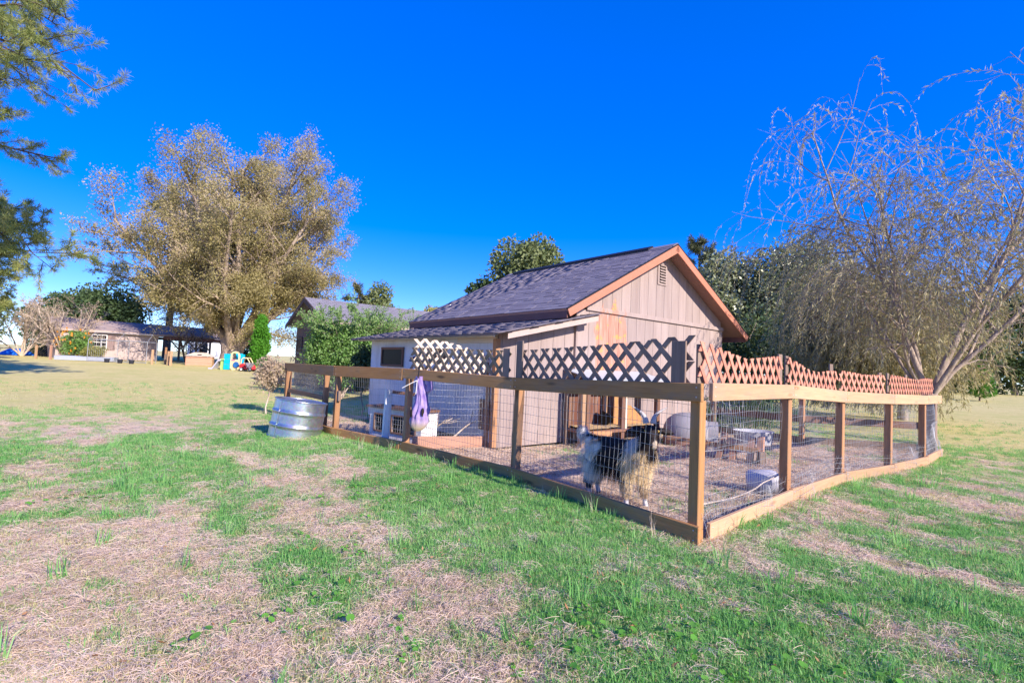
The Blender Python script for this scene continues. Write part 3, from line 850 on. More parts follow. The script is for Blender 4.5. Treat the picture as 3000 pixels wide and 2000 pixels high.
def scatter(name, pts, kinds, scale, hue, label=None, seed=0):
    rng = np.random.default_rng(seed); n = len(pts)
    me = bpy.data.meshes.new(name); me.vertices.add(n); me.vertices.foreach_set('co', np.asarray(pts, np.float32).ravel()); me.update()
    a = me.attributes.new('kind_id', 'INT', 'POINT'); a.data.foreach_set('value', np.asarray(kinds, np.int32))
    a = me.attributes.new('scl', 'FLOAT', 'POINT'); a.data.foreach_set('value', np.asarray(scale, np.float32))
    a = me.attributes.new('hue', 'FLOAT', 'POINT'); a.data.foreach_set('value', np.asarray(hue, np.float32))
    rot = np.stack([rng.normal(size=n) * .12, rng.normal(size=n) * .12, rng.random(n) * 6.283], 1)
    a = me.attributes.new('rot', 'FLOAT_VECTOR', 'POINT'); a.data.foreach_set('vector', rot.astype(np.float32).ravel())
    o = obj(name, me, kind='stuff')
    ng = bpy.data.node_groups.new(name, 'GeometryNodeTree')
    ng.interface.new_socket('Geometry', in_out='INPUT', socket_type='NodeSocketGeometry')
    ng.interface.new_socket('Geometry', in_out='OUTPUT', socket_type='NodeSocketGeometry')
    N = ng.nodes; gi = N.new('NodeGroupInput'); go = N.new('NodeGroupOutput')
    ci = N.new('GeometryNodeCollectionInfo'); ci.inputs['Collection'].default_value = tuft_col
    ci.inputs['Separate Children'].default_value = True; ci.inputs['Reset Children'].default_value = True
    ip = N.new('GeometryNodeInstanceOnPoints'); ip.inputs['Pick Instance'].default_value = True
    def named(nm, ty):
        nd = N.new('GeometryNodeInputNamedAttribute'); nd.data_type = ty; nd.inputs['Name'].default_value = nm
        return [q for q in nd.outputs if q.enabled and q.name == 'Attribute'][0]
    L = ng.links
    L.new(gi.outputs[0], ip.inputs['Points']); L.new(ci.outputs[0], ip.inputs['Instance'])
    L.new(named('kind_id', 'INT'), ip.inputs['Instance Index'])
    er = N.new('FunctionNodeEulerToRotation'); L.new(named('rot', 'FLOAT_VECTOR'), er.inputs[0])
    L.new(er.outputs[0], ip.inputs['Rotation'])
    L.new(named('scl', 'FLOAT'), ip.inputs['Scale'])
    L.new(ip.outputs[0], go.inputs[0])
    md = o.modifiers.new('scatter', 'NODES'); md.node_group = ng
    return o

def gsurf(x, y):
    nw = 1 - sstep(12, 18, np.sqrt(x * x + y * y))
    return terr(x, y) + nw * (.030 * (fbm(x * 1.3, y * 1.3, 5, 4) - .5) + .014 * (fbm(x * 6, y * 6, 9, 2) - .5))

def field(n, r0, r1, seed, a0=-50, a1=50):
    rng = np.random.default_rng(seed)
    r = np.sqrt(r0 ** 2 + (r1 ** 2 - r0 ** 2) * rng.random(n)); a = np.radians(a0 + (a1 - a0) * rng.random(n))
    return r * np.sin(a), r * np.cos(a)
xs, ys = [], []
for n, r0, r1 in ((15000, 1.7, 4.0), (21000, 4.0, 6.5), (21000, 6.5, 10.0), (15000, 10.0, 16.0), (9000, 16.0, 26.0)):
    x, y = field(n, r0, r1, int(r0 * 10)); xs.append(x); ys.append(y)
x = np.concatenate(xs); y = np.concatenate(ys)
# clear of the pen, the barn, the fence boards
rng = np.random.default_rng(77)
bt = (x - APEX[0]) * VX[0] + (y - APEX[1]) * VX[1]; bs = (x - APEX[0]) * UX[0] + (y - APEX[1]) * UX[1]
keep = ~in_pen(x, y) & ~((np.abs(bt + .9) < 3.7) & (bs > .3) & (bs < 5.5))
dens = np.clip(green_mask(x, y) * .55 + .55, 0, 1); keep &= rng.random(len(x)) < dens
x, y = x[keep], y[keep]; gmv = green_mask(x, y); r = np.sqrt(x * x + y * y)
u = rng.random(len(x))
kind = np.where(u < .07 + .63 * gmv, 0, np.where(u < .66 + .31 * gmv, 1, 2))
kind = np.where((r > 13) & (kind == 2), 1, kind)
kid = np.choose(kind, [rng.integers(0, 3, len(x)), rng.integers(3, 6, len(x)), rng.integers(6, 9, len(x))])
sp = rng.random(len(x))
kid = np.where((sp < .003 + .004 * gmv) & (r < 9), rng.integers(9, 11, len(x)), kid)
kid = np.where((sp > .40) & (sp < .412) & (r < 12), rng.integers(15, 17, len(x)), kid)
leafm = fbm(x * .8 + 3, y * .8, 41, 3)
kid = np.where((sp > 1 - .035 * sstep(.60, .76, leafm) - .001) & (r < 8), rng.integers(11, 13, len(x)), kid)
scl = (.54 + .46 * rng.random(len(x))) * (1 + .05 * np.maximum(r - 6, 0)) * np.where(r > 10, .8, 1)
scl = np.where(kid >= 11, .42 + .4 * rng.random(len(x)), scl)
hue = np.clip(fbm(x * .7, y * .7, 51, 3) * 1.2 - .1 + .25 * (rng.random(len(x)) - .5), 0, 1)
scatter('lawn_grass', np.stack([x, y, gsurf(x, y)], 1), kid, scl, hue, seed=4)
# tall seed grass and lush blades along the fence feet
fx, fy, fk, fs = [], [], [], []
run = [PE, PD, PC, PB, P0, P2, P3, P4, P5, P6]
rng = np.random.default_rng(5)
for a, b in zip(run[:-1], run[1:]):
    L = np.linalg.norm(b - a); d = (b - a) / L; nrm2 = np.array([d[1], -d[0]])
    m = int(45 * L)
    t = rng.random(m) * L; off = .12 + np.abs(rng.normal(size=m)) * .16
    q = a + d * t[:, None] + nrm2 * off[:, None]
    fx.append(q[:, 0]); fy.append(q[:, 1])
    uu = rng.random(m)
    fk.append(np.where(uu < .04, rng.integers(13, 15, m), np.where(uu < .07, rng.integers(9, 11, m), np.where(uu < .62, rng.integers(0, 3, m), rng.integers(3, 6, m)))))
fx, fy, fk = np.concatenate(fx), np.concatenate(fy), np.concatenate(fk)
scatter('fence_foot_grass', np.stack([fx, fy, gsurf(fx, fy)], 1), fk, .6 + .45 * rng.random(len(fx)), rng.random(len(fx)) * .6 + .1, seed=6)
# straw, hay and a few green tufts inside the pen
n = 9000
px, py = field(n, 4.0, 14.0, 91, -30, 45)
k_ = in_pen(px, py) & ~((np.abs((px - APEX[0]) * VX[0] + (py - APEX[1]) * VX[1] + .9) < 3.7) & ((px - APEX[0]) * UX[0] + (py - APEX[1]) * UX[1] > .3))
px, py = px[k_], py[k_]; n = len(px)
gg = sstep(.60, .72, fbm(px * .9 + 9, py * .9, 61, 3))
kk = np.where(rng.random(n) < gg * .7, rng.integers(0, 6, n), rng.integers(6, 9, n))
scatter('pen_straw', np.stack([px, py, gsurf(px, py)], 1), kk, .7 + .7 * rng.random(n), np.clip(rng.random(n), 0, 1), seed=8)

# ---------------------------------------------------------------- trees and shrubs
def wiggle(rng, p, d, L, n, wob, trop=0.0):
    """a branch path: n points from p along d, wandering; trop > 0 bends up, < 0 bends down"""
    P = [np.array(p, float)]; d = unit(np.array(d, float)); st = L / (n - 1)
    for i in range(n - 1):
        d = unit(d + rng.normal(size=3) * wob + np.array([0, 0, trop]))
        P.append(P[-1] + d * st)
    return np.array(P)

def perp(rng, d):
    r = rng.normal(size=3); r -= d * (r @ d); return unit(r)

def grow(rng, p, d, L, r, level, spec, paths, tips):
    n = spec['n'][level]
    P = wiggle(rng, p, d, L, n, spec['wob'][level], spec['trop'][level])
    R = r * np.linspace(1, spec.get('taper', .35), n)
    paths.append((P, R, spec['sides'][level]))
    if level + 1 >= len(spec['n']):
        tips.append(P); return
    k = spec['kids'][level]; k = int(k * (.8 + .4 * rng.random()) + .5)
    for i in range(k):
        f = spec['from'][level] + (1 - spec['from'][level]) * (i + rng.random()) / k
        j = min(int(f * (n - 1)), n - 2); q = P[j] + (P[j + 1] - P[j]) * (f * (n - 1) - j)
        dd = unit(P[j + 1] - P[j]); a = math.radians(spec['ang'][level] * (.7 + .6 * rng.random()))
        nd = dd * math.cos(a) + perp(rng, dd) * math.sin(a)
        grow(rng, q, nd, L * spec['len'][level] * (1.15 - .55 * f) * (.8 + .4 * rng.random()), r * spec['rad'][level] * (1.1 - .5 * f), level + 1, spec, paths, tips)
    tips.append(P[-3:])

def leaves_along(rng, tips, per, spread, ln, wd, hang=0.0, jit=.15):
    C = []; D = []
    for P in tips:
        m = per; t = rng.random(m) * (len(P) - 1); i = np.minimum(t.astype(int), len(P) - 2); f = (t - i)[:, None]
        q = P[i] * (1 - f) + P[i + 1] * f
        dd = unit(P[i + 1] - P[i])
        C.append(q + rng.normal(size=(m, 3)) * spread); D.append(unit(dd * .4 + rng.normal(size=(m, 3)) * .6 + np.array([0, 0, -hang])))
    C = np.concatenate(C); D = np.concatenate(D); n = len(C)
    V, Q = leaf_quads(C, D, ln * (.6 + .8 * rng.random(n)), wd * (.7 + .6 * rng.random(n)), rng)
    return V, Q, C

def plant(name, label, cat, base, paths, V, Q, tint, bark, leaf, group=None, stem='trunk', crown='crown'):
    t = thing(name, label, cat, tuple(base), 0, group)
    if paths:
        v, q = tubes(paths); obj(stem, fast_mesh(stem, v, q, smooth=True), bark, t)
    if V is not None:
        obj(crown, fast_mesh(crown, V, Q, attrs={'tint': np.repeat(np.clip(tint, 0, 1), 4)}), leaf, t, kind='stuff' if crown != 'crown' else None)
    return t

BARK_OAK = m_bark('grey_brown_bark', (.22, .165, .125), (.46, .36, .29), 3.0)
BARK_PINE = m_bark('dark_pine_bark', (.06, .045, .04), (.17, .12, .10), 5.0)
BARK_WILLOW = m_bark('willow_bark', (.24, .18, .14), (.48, .38, .31), 10.0)
BARK_GREY = m_bark('dry_grey_twigs', (.42, .32, .25), (.62, .51, .43), 8.0)
L_OAK = m_leaf('olive_oak_leaves', [(.21, .14, .10), (.27, .22, .095), (.35, .30, .12), (.44, .36, .19), (.48, .36, .27)], .3)
L_MAG = m_leaf('glossy_evergreen_leaves', [(.06, .085, .035), (.14, .17, .07), (.28, .30, .15), (.44, .43, .27)], .15, .32, .5)
L_DARK = m_leaf('dark_evergreen_leaves', [(.03, .055, .025), (.06, .10, .04), (.11, .16, .06)], .2, .5)
L_TREE = m_leaf('green_broad_leaves', [(.07, .10, .035), (.15, .19, .07), (.27, .29, .13)], .25)
L_PINE = m_leaf('pine_needles', [(.13, .17, .05), (.22, .27, .075), (.34, .36, .12), (.42, .33, .17)], .3)
L_PINED = m_leaf('shaded_pine_needles', [(.04, .05, .025), (.09, .10, .05), (.16, .16, .08)], .2)
L_WIL = m_leaf('straw_willow_leaves', [(.27, .23, .11), (.42, .36, .18), (.54, .47, .29), (.62, .57, .44)], .3)
L_ARB = m_leaf('bright_arborvitae_sprays', [(.04, .17, .015), (.08, .27, .02), (.14, .36, .04)], .3)
L_BUSH = m_leaf('bright_shrub_leaves', [(.05, .13, .025), (.11, .24, .045), (.20, .35, .09), (.32, .42, .20)], .35)
L_DRY = m_leaf('dry_pale_leaves', [(.34, .24, .16), (.48, .36, .25), (.58, .46, .34)], .3)
L_YEL = m_leaf('yellow_green_leaves', [(.20, .21, .05), (.34, .33, .09), (.45, .41, .14)], .3)
L_BLADE = m_leaf('bluish_green_blades', [(.04, .09, .04), (.09, .17, .08), (.17, .27, .15)], .25)

def gbase(x, y): return (x, y, float(terr(x, y)) - .05)

def oak():
    rng = np.random.default_rng(101); b = np.array(gbase(-22.4, 40.0)); paths, tips = [], []
    # fluted bole that splits low into many upright limbs
    bole = np.array([b + [0, 0, -.2], b + [0, 0, .35], b + [.02, 0, 1.1], b + [0, 0, 2.0], b + [0, 0, 2.9]])
    paths.append((bole, np.array([1.2, .92, .80, .86, .76]), 14))
    spec = dict(n=[9, 6, 5, 4], wob=[.06, .10, .16, .2], trop=[.035, .02, .0, .0], sides=[8, 5, 4, 3], kids=[13, 6, 5], **{'from': [.22, .2, .15]},
                ang=[42, 45, 50], len=[.40, .42, .5], rad=[.36, .4, .5], taper=.25)
    m = 15
    for i in range(m):
        az = 2 * np.pi * (i * .618); lean = .12 + .88 * ((i + .5) / m) ** .8
        lean *= .86
        d = np.array([math.cos(az) * lean, math.sin(az) * lean, 1.0])
        L = 16.3 - 5.6 * lean
        p = b + [.55 * math.cos(az) * lean * 1.4, .5 * math.sin(az) * lean * 1.4, 1.3 + 1.2 * rng.random()]
        grow(rng, p, d, L * (.92 + .12 * rng.random()), .34 - .10 * lean, 0, spec, paths, tips)
    # low spreading limbs
    for az, L in ((3.3, 7), (2.6, 6.5), (-.2, 7.5), (.5, 7), (5.5, 6), (4.2, 6)):
        grow(rng, b + [0, 0, 2.2], [math.cos(az), math.sin(az), .55], L, .22, 0, spec, paths, tips)
    tw = [t for t in tips if len(t) == 4]
    V, Q, C = leaves_along(rng, tw, 34, .26, .14, .036, .1)
    tint = .30 + .45 * rng.random(len(C)) + 1.0 * (fbm(C[:, 0] * .5 + C[:, 1] * .4, C[:, 2] * .5, 3) - .5)
    return plant('oak_tree', 'huge olive-brown oak with low forking trunk beside the carport', 'tree', b, paths, V, Q, tint, BARK_OAK, L_OAK)
oak()

def needle_tufts(rng, centers, dirs, per, ln, wd, droop=.1):
    n = len(centers); C = np.repeat(centers, per, 0); D0 = np.repeat(unit(dirs), per, 0)
    D = unit(D0 * .55 + rng.normal(size=C.shape) * .55 + np.array([0, 0, -droop]))
    C = C - D0 * (rng.random((len(C), 1)) * ln * .8)
    return leaf_quads(C, D, ln * (.7 + .5 * rng.random(len(C))), wd, rng), C

def pine(label, x, y, h, r0, crown_from, blen, nb, per, ln, wd, seed, leaf, sub=7, group=None, side=None, lean=(0, 0), targets=()):
    rng = np.random.default_rng(seed); b = np.array(gbase(x, y)); paths = []
    T = np.array([b + [lean[0] * (i / 9) ** 1.5, lean[1] * (i / 9) ** 1.5, h * i / 9] for i in range(10)]); T[1:-1, :2] += rng.normal(size=(8, 2)) * h * .004
    paths.append((T, np.linspace(r0, r0 * .25, 10), 9))
    cen, dr = [], []
    jobs = [('r', i) for i in range(nb)] + [('t', t) for t in targets]
    for how, i in jobs:
        if how == 't':
            e = np.array(i[:3], float); q = np.array([b[0], b[1], e[2] + i[3]]); d = e - q; L = np.linalg.norm(d)
            tt = np.linspace(0, 1, 7)[:, None]; P = q + d * tt + np.array([0, 0, 1]) * (.10 * L * np.sin(tt * 3.14)) + rng.normal(size=(7, 3)) * .03 * L * tt
        else:
          f = crown_from + (1 - crown_from) * (i + rng.random()) / nb
          k = min(int(f * 9), 8); q = T[k] + (T[k + 1] - T[k]) * (f * 9 - k)
          az = rng.random() * 6.283 if side is None else side + rng.normal() * .75
          L = blen * (1.05 - .75 * ((f - crown_from) / (1 - crown_from)) ** 1.6) * (.7 + .5 * rng.random())
          P = wiggle(rng, q, [math.cos(az), math.sin(az), .18 + .4 * (f - .5)], L, 7, .12, .015)
        paths.append((P, np.linspace(r0 * .22, r0 * .05, 7), 4))
        for j in range(sub):
            g_ = .35 + .65 * (j + rng.random()) / sub; k2 = min(int(g_ * 6), 5); q2 = P[k2] + (P[k2 + 1] - P[k2]) * (g_ * 6 - k2)
            dd = unit(P[k2 + 1] - P[k2]); d2 = unit(dd * .6 + perp(rng, dd) * .9 + np.array([0, 0, .15]))
            l2 = L * .28 * (1.2 - .7 * g_) * (.7 + .6 * rng.random())
            S = wiggle(rng, q2, d2, l2, 4, .15, .05); paths.append((S, np.linspace(r0 * .06, r0 * .025, 4), 3))
            for m_ in range(1, 4):
                cen.append(S[m_]); dr.append(S[m_] - S[m_ - 1])
                if m_ > 1:
                    e = unit(unit(S[m_] - S[m_ - 1]) + rng.normal(size=3) * .8); cen.append(S[m_] + e * ln * .9); dr.append(e)
        cen.append(P[-1]); dr.append(P[-1] - P[-2])
    (V, Q), C = needle_tufts(rng, np.array(cen), np.array(dr), per, ln, wd)
    cl = np.repeat(rng.random(len(cen)), per)
    tint = .1 + .45 * cl + .35 * rng.random(len(C))
    return plant('pine_tree', label, 'tree', b, paths, V, Q, tint, BARK_PINE, leaf, group)
pine('tall pine with long cone-bearing boughs reaching over the open lawn', -17.6, 13.6, 16.5, .27, .35, 3.0, 10, 52, .20, .0055, 11, L_PINE, 16, side=-.1,
     targets=[(-11.35, 13.0, 8.2, .9), (-11.7, 12.6, 10.0, .3), (-12.4, 13.2, 9.2, .6), (-12.9, 13.4, 10.4, .0), (-13.5, 12.8, 8.3, .5), (-14.2, 13.2, 7.4, .6), (-14.3, 12.8, 6.2, .6), (-12.9, 12.4, 8.7, .8)])
pine('pine with layered boughs beside the overgrown yard edge', -22.8, 18.5, 9.5, .24, .30, 3.2, 12, 46, .25, .009, 12, L_PINE, 13, side=-.1,
     targets=[(-18.2, 18.0, 6.2, .1), (-18.0, 18.3, 5.5, .2), (-17.6, 18.0, 5.0, .3), (-16.0, 18.0, 4.5, .5), (-16.9, 18.2, 4.2, .5), (-18.3, 17.8, 4.4, .3), (-18.6, 18.0, 3.4, .3), (-18.8, 17.7, 2.6, .3)])
pine('dark-trunked pine rising behind the carport roof', -38.0, 55.0, 17.0, .42, .30, 8.0, 34, 16, .5, .03, 13, L_PINED, 8)
pine('slimmer dark pine behind the carport close to a stouter pine', -35.0, 57.0, 13.5, .28, .35, 5.5, 26, 16, .45, .03, 14, L_PINED, 7)
pine('distant pine peeping over the right rake of the barn roof', 15.3, 41.0, 12.0, .25, .5, 2.6, 18, 16, .4, .025, 15, L_PINED, 6)

def blob(rng, c, rad, nclump, per, ln, wd, lump=.32, flat=.0, cone=False):
    """broad-leaved crown: leaf-covered clumps packed in an ellipsoid"""
    c = np.array(c, float); rad = np.array(rad, float)
    d = unit(rng.normal(size=(nclump, 3))); k = .45 + .55 * rng.random((nclump, 1)) ** .6
    if flat: d[:, 2] = np.abs(d[:, 2]) * (1 - flat) + d[:, 2] * flat
    ctr = c + d * k * rad * (1 - lump * .6)
    if cone:
        f = np.clip((ctr[:, 2:] - (c[2] - rad[2])) / (2 * rad[2]), 0, 1); ctr[:, :2] = c[:2] + (ctr[:, :2] - c[:2]) * (1.25 - 1.0 * f)
    rs_ = rad.min() * lump * (.6 + .8 * rng.random((nclump, 1)))
    e = unit(rng.normal(size=(nclump * per, 3)) + np.array([0, 0, .25]))
    cc = np.repeat(ctr, per, 0); rr = np.repeat(rs_, per, 0)
    P = cc + e * rr * (.75 + .35 * rng.random((len(cc), 1))) 
    D = unit(e * .5 + rng.normal(size=P.shape) * .7 + np.array([0, 0, -.2]))
    n = len(P)
    V, Q = leaf_quads(P, D, ln * (.7 + .6 * rng.random(n)), wd * (.7 + .6 * rng.random(n)), rng, e + rng.normal(size=e.shape) * .6)
    tint = .15 + .35 * np.repeat(rng.random(nclump), per) + .5 * rng.random(n)
    return V, Q, tint, ctr

def broad(name, label, x, y, cz, rad, nclump, per, ln, wd, seed, leaf, bark=BARK_OAK, r0=.25, group=None, lump=.32, cat='tree', cone=False, limbs=10, flat=0.0, z0=None):
    rng = np.random.default_rng(seed); b = np.array(gbase(x, y))
    if z0 is not None: b[2] = z0
    V, Q, tint, ctr = blob(rng, (x, y, cz), rad, nclump, per, ln, wd, lump, flat, cone)
    T = np.array([b + [0, 0, (cz - b[2]) * f] for f in np.linspace(0, 1, 6)]); T[1:-1, :2] += rng.normal(size=(4, 2)) * .06
    paths = [(T, np.linspace(r0, r0 * .5, 6), 8)]
    for i in range(min(limbs, nclump)):
        e = ctr[i]; s = T[2] + (T[5] - T[2]) * rng.random(); m = (s + e) / 2 + rng.normal(size=3) * .1 * np.array(rad)
        paths.append((np.array([s, m, e]), np.array([r0 * .35, r0 * .2, r0 * .06]), 5))
    return plant(name, label, cat, b, paths, V, Q, tint, bark, leaf, group)

broad('evergreen_tree', 'rounded dark green evergreen tree rising behind the garage roof', -43.5, 52.0, 5.0, (5.0, 4.0, 3.3), 90, 150, .34, .11, 31, L_DARK)
broad('evergreen_tree', 'lower blackish evergreen tree beside the rounded one behind the garage', -49.0, 53.0, 4.0, (2.8, 3.0, 2.6), 50, 120, .34, .11, 32, L_DARK)
broad('leafy_tree', 'leafy green tree standing behind the barn ridge', .9, 33.0, 7.6, (2.9, 2.8, 2.6), 70, 170, .23, .075, 33, L_TREE, lump=.36)
broad('leafy_tree', 'thin dark side tree at the lower flank of the tree behind the barn', -1.9, 32.5, 6.1, (1.3, 1.3, .9), 16, 110, .22, .07, 34, L_DARK, lump=.5, r0=.1)
broad('magnolia_tree', 'glossy magnolia tree beside the barn eave with pale shining leaves', 13.2, 30.5, 5.2, (2.9, 2.6, 4.0), 100, 190, .21, .06, 35, L_MAG, lump=.33)
broad('magnolia_tree', 'taller wider magnolia tree behind the willow strands', 16.9, 29.0, 5.3, (3.5, 3.0, 4.7), 130, 190, .21, .06, 36, L_MAG, lump=.30)
broad('magnolia_tree', 'dark low magnolia filling the gap between barn wall and willow', 12.2, 25.0, 2.2, (3.2, 2.2, 2.4), 70, 150, .2, .055, 37, L_DARK, lump=.33)
for i, (x, y, cz, r, lab) in enumerate(((22.0, 38, 4.6, 4.2, 'broad dark tree behind the thick of the willow strands'), (29.5, 42, 4.4, 4.5, 'wide dark tree beyond the small green pine'),
                                       (38.0, 44, 5.0, 5.0, 'dark tree across the lawn right of the small green pine'), (46.5, 46, 5.2, 5.0, 'dark hedgerow tree at the far end of the open lawn'))):
    broad('hedgerow_tree', lab, x, y, cz, (r, r * .8, cz + .9), 110, 120, .34, .10, 40 + i, L_DARK, group='trees along the far lawn edge', lump=.34)
broad('conifer_tree', 'bushy conical evergreen above the house roof', -12.4, 46.0, 5.4, (1.9, 1.9, 3.9), 70, 120, .28, .07, 51, L_TREE, lump=.42, cone=True)
pine('small ragged pine beside the bushy conical evergreen above the house roof', -14.6, 46.5, 7.6, .12, .6, 1.6, 14, 18, .35, .02, 52, L_PINED, 4)
broad('small_tree', 'small yellow-green round tree peeping above the house ridge', -7.6, 47.0, 5.4, (1.3, 1.3, 1.3), 30, 90, .26, .08, 53, L_YEL, lump=.4, r0=.1)
broad('small_tree', 'small rusty tree beside the yellow-green one above the house ridge', -5.7, 47.5, 5.7, (1.3, 1.2, 1.1), 26, 80, .26, .08, 54, L_OAK, lump=.4, r0=.1)
broad('small_tree', 'small grey half-bare tree at the low end of the house ridge', -9.7, 48.0, 5.4, (.8, .8, 1.1), 18, 50, .26, .06, 55, L_DRY, lump=.4, r0=.08)
broad('distant_tree', 'brownish tree filling the gap between oak and dark house', -17.2, 50.0, 3.4, (2.6, 2.2, 2.9), 50, 90, .24, .06, 120, L_OAK, lump=.38, r0=.14)
broad('distant_tree', 'pale tan vine-covered tree beside the dark house gable', -15.0, 40.0, 2.6, (1.1, 1.1, 2.5), 40, 90, .18, .045, 121, L_DRY, lump=.4, r0=.14)
broad('arborvitae', 'bright green cone-shaped arborvitae beside the toy playhouse', -17.9, 35.5, 2.5, (.72, .72, 2.35), 130, 130, .13, .035, 56, L_ARB, lump=.34, cone=True, r0=.07, cat='shrub')
def arching_shrub(label, x, y, cz, rad, nclump, per, ln, wd, nshoot, slen, seed, leaf, name='overgrown_shrub'):
    """a shrub with a leafy heart and long arching shoots breaking its outline"""
    rng = np.random.default_rng(seed); b = np.array(gbase(x, y))
    V, Q, tint, ctr = blob(rng, (x, y, cz), rad, nclump, per, ln, wd, .30)
    paths = [(np.array([b + rng.normal(size=3) * .05, (b + c) / 2 + rng.normal(size=3) * .1, c]), np.array([.03, .018, .006]), 4) for c in ctr[:22]]
    tips = []
    for i in range(nshoot):
        az = rng.random() * 6.283; d = np.array([math.cos(az) * .75, math.sin(az) * .75, 1.0]); q = np.array([x, y, cz]) + unit(d) * np.array(rad) * .45
        P = wiggle(rng, q, d, slen * (.6 + .7 * rng.random()), 8, .09, -.07); paths.append((P, np.linspace(.009, .003, 8), 3)); tips.append(P)
        for k in range(3):
            j = rng.integers(2, 7); dd = unit(P[j] - P[j - 1]); S = wiggle(rng, P[j], unit(dd + perp(rng, dd) * .7), .35, 4, .1, -.03); paths.append((S, .003, 3)); tips.append(S)
    V2, Q2, C2 = leaves_along(rng, tips, 34, .035, ln, wd * .9, .05)
    Q2 = Q2 + len(V); V = np.concatenate([V, V2]); Q = np.concatenate([Q, Q2]); tint = np.concatenate([tint, .45 + .5 * rng.random(len(C2))])
    return plant(name, label, 'shrub', b, paths, V, Q, tint, BARK_GREY, leaf)
arching_shrub('large bright green arching shrub against the dark house gable', -5.95, 17.4, 1.5, (1.3, 1.0, 1.15), 130, 160, .085, .025, 70, 1.5, 57, L_BUSH)
arching_shrub('loose silvery green shrub leaning on the house roof behind the lean-to', -4.75, 18.6, 1.9, (.8, .7, .8), 40, 100, .08, .018, 50, 1.4, 58, L_BUSH)
broad('dry_shrub', 'thin brown withered shrub at the end of the shaded fence', -5.75, 11.9, .95, (.42, .40, .42), 34, 60, .07, .018, 59, L_DRY, BARK_GREY, lump=.4, r0=.02, cat='shrub', limbs=26)
broad('wall_vine', 'dark green creeper hanging on the far end of the lean-to wall', -3.62, 12.3, 1.15, (.28, .4, .75), 40, 80, .07, .024, 60, L_DARK, lump=.5, r0=.02, cat='vine')
broad('brown_thicket', 'greyish brown twiggy thicket at the foot of the green shrub', -7.3, 18.5, .9, (.9, .8, .9), 50, 60, .08, .02, 61, L_DRY, BARK_GREY, lump=.4, r0=.03, cat='shrub', limbs=40)

def bare(name, label, x, y, h, spread, seed, bark, leaf=None, per=0, n0=7, cat='shrub', r=.05):
    rng = np.random.default_rng(seed); b = np.array(gbase(x, y)); paths, tips = [], []
    spec = dict(n=[7, 5, 4], wob=[.12, .18, .22], trop=[.03, .0, -.02], sides=[5, 4, 3], kids=[9, 6], **{'from': [.25, .2]}, ang=[38, 45], len=[.45, .5], rad=[.5, .5], taper=.25)
    for i in range(n0):
        az = 6.283 * i / n0 + rng.random(); d = [math.cos(az) * spread, math.sin(az) * spread, 1]
        grow(rng, b, d, h * (.8 + .3 * rng.random()), r, 0, spec, paths, tips)
    V = Q = None; tint = None
    if leaf is not None:
        V, Q, C = leaves_along(rng, [t for t in tips if len(t) == 4], per, .05, .10, .028); tint = rng.random(len(C))
    return plant(name, label, cat, b, paths, V, Q, tint, bark, leaf)
bare('crepe_myrtle', 'grey bare-branched bush sprawling over the garage end', -33.6, 37.4, 4.3, .55, 71, BARK_GREY, L_DRY, 6, 9, r=.07)
bare('crepe_myrtle', 'pale bare-branched bush beside the tall left pine', -37.2, 38.0, 4.2, .6, 72, BARK_GREY, L_DRY, 7, 8, r=.07)
bare('bare_bush', 'brown bare-branched bush against the shaded garage wall by the carport', -27.2, 41.8, 2.9, .5, 73, BARK_PINE, L_DRY, 3, 8, r=.05)
bare('bare_sapling', 'thin leafless sapling rising behind the arborvitae', -17.6, 46.0, 4.5, .3, 74, BARK_PINE, None, 0, 5, 'tree', .06)
broad('mixed_bush', 'yellow-green bush at the yard edge behind the blue tarp', -37.8, 41.0, 1.3, (2.0, 1.2, 1.3), 40, 90, .2, .06, 75, L_YEL, lump=.4, r0=.05, cat='shrub')
broad('mixed_bush', 'tall shaded bush under the left pine boughs', -37.0, 33.5, 3.6, (2.8, 2.2, 3.9), 90, 130, .2, .055, 76, L_TREE, lump=.36, r0=.08, cat='shrub')
broad('shade_tree', 'dark leafy tree in the shade under the carport roof line', -27.6, 52.0, 1.9, (1.7, 1.2, 1.6), 44, 90, .24, .07, 77, L_DARK, lump=.38, r0=.08)
broad('shade_tree', 'small blue-shaded tree right of the oak trunk', -20.6, 52.5, 1.9, (1.5, 1.2, 1.6), 36, 80, .24, .07, 78, L_DARK, lump=.4, r0=.08)

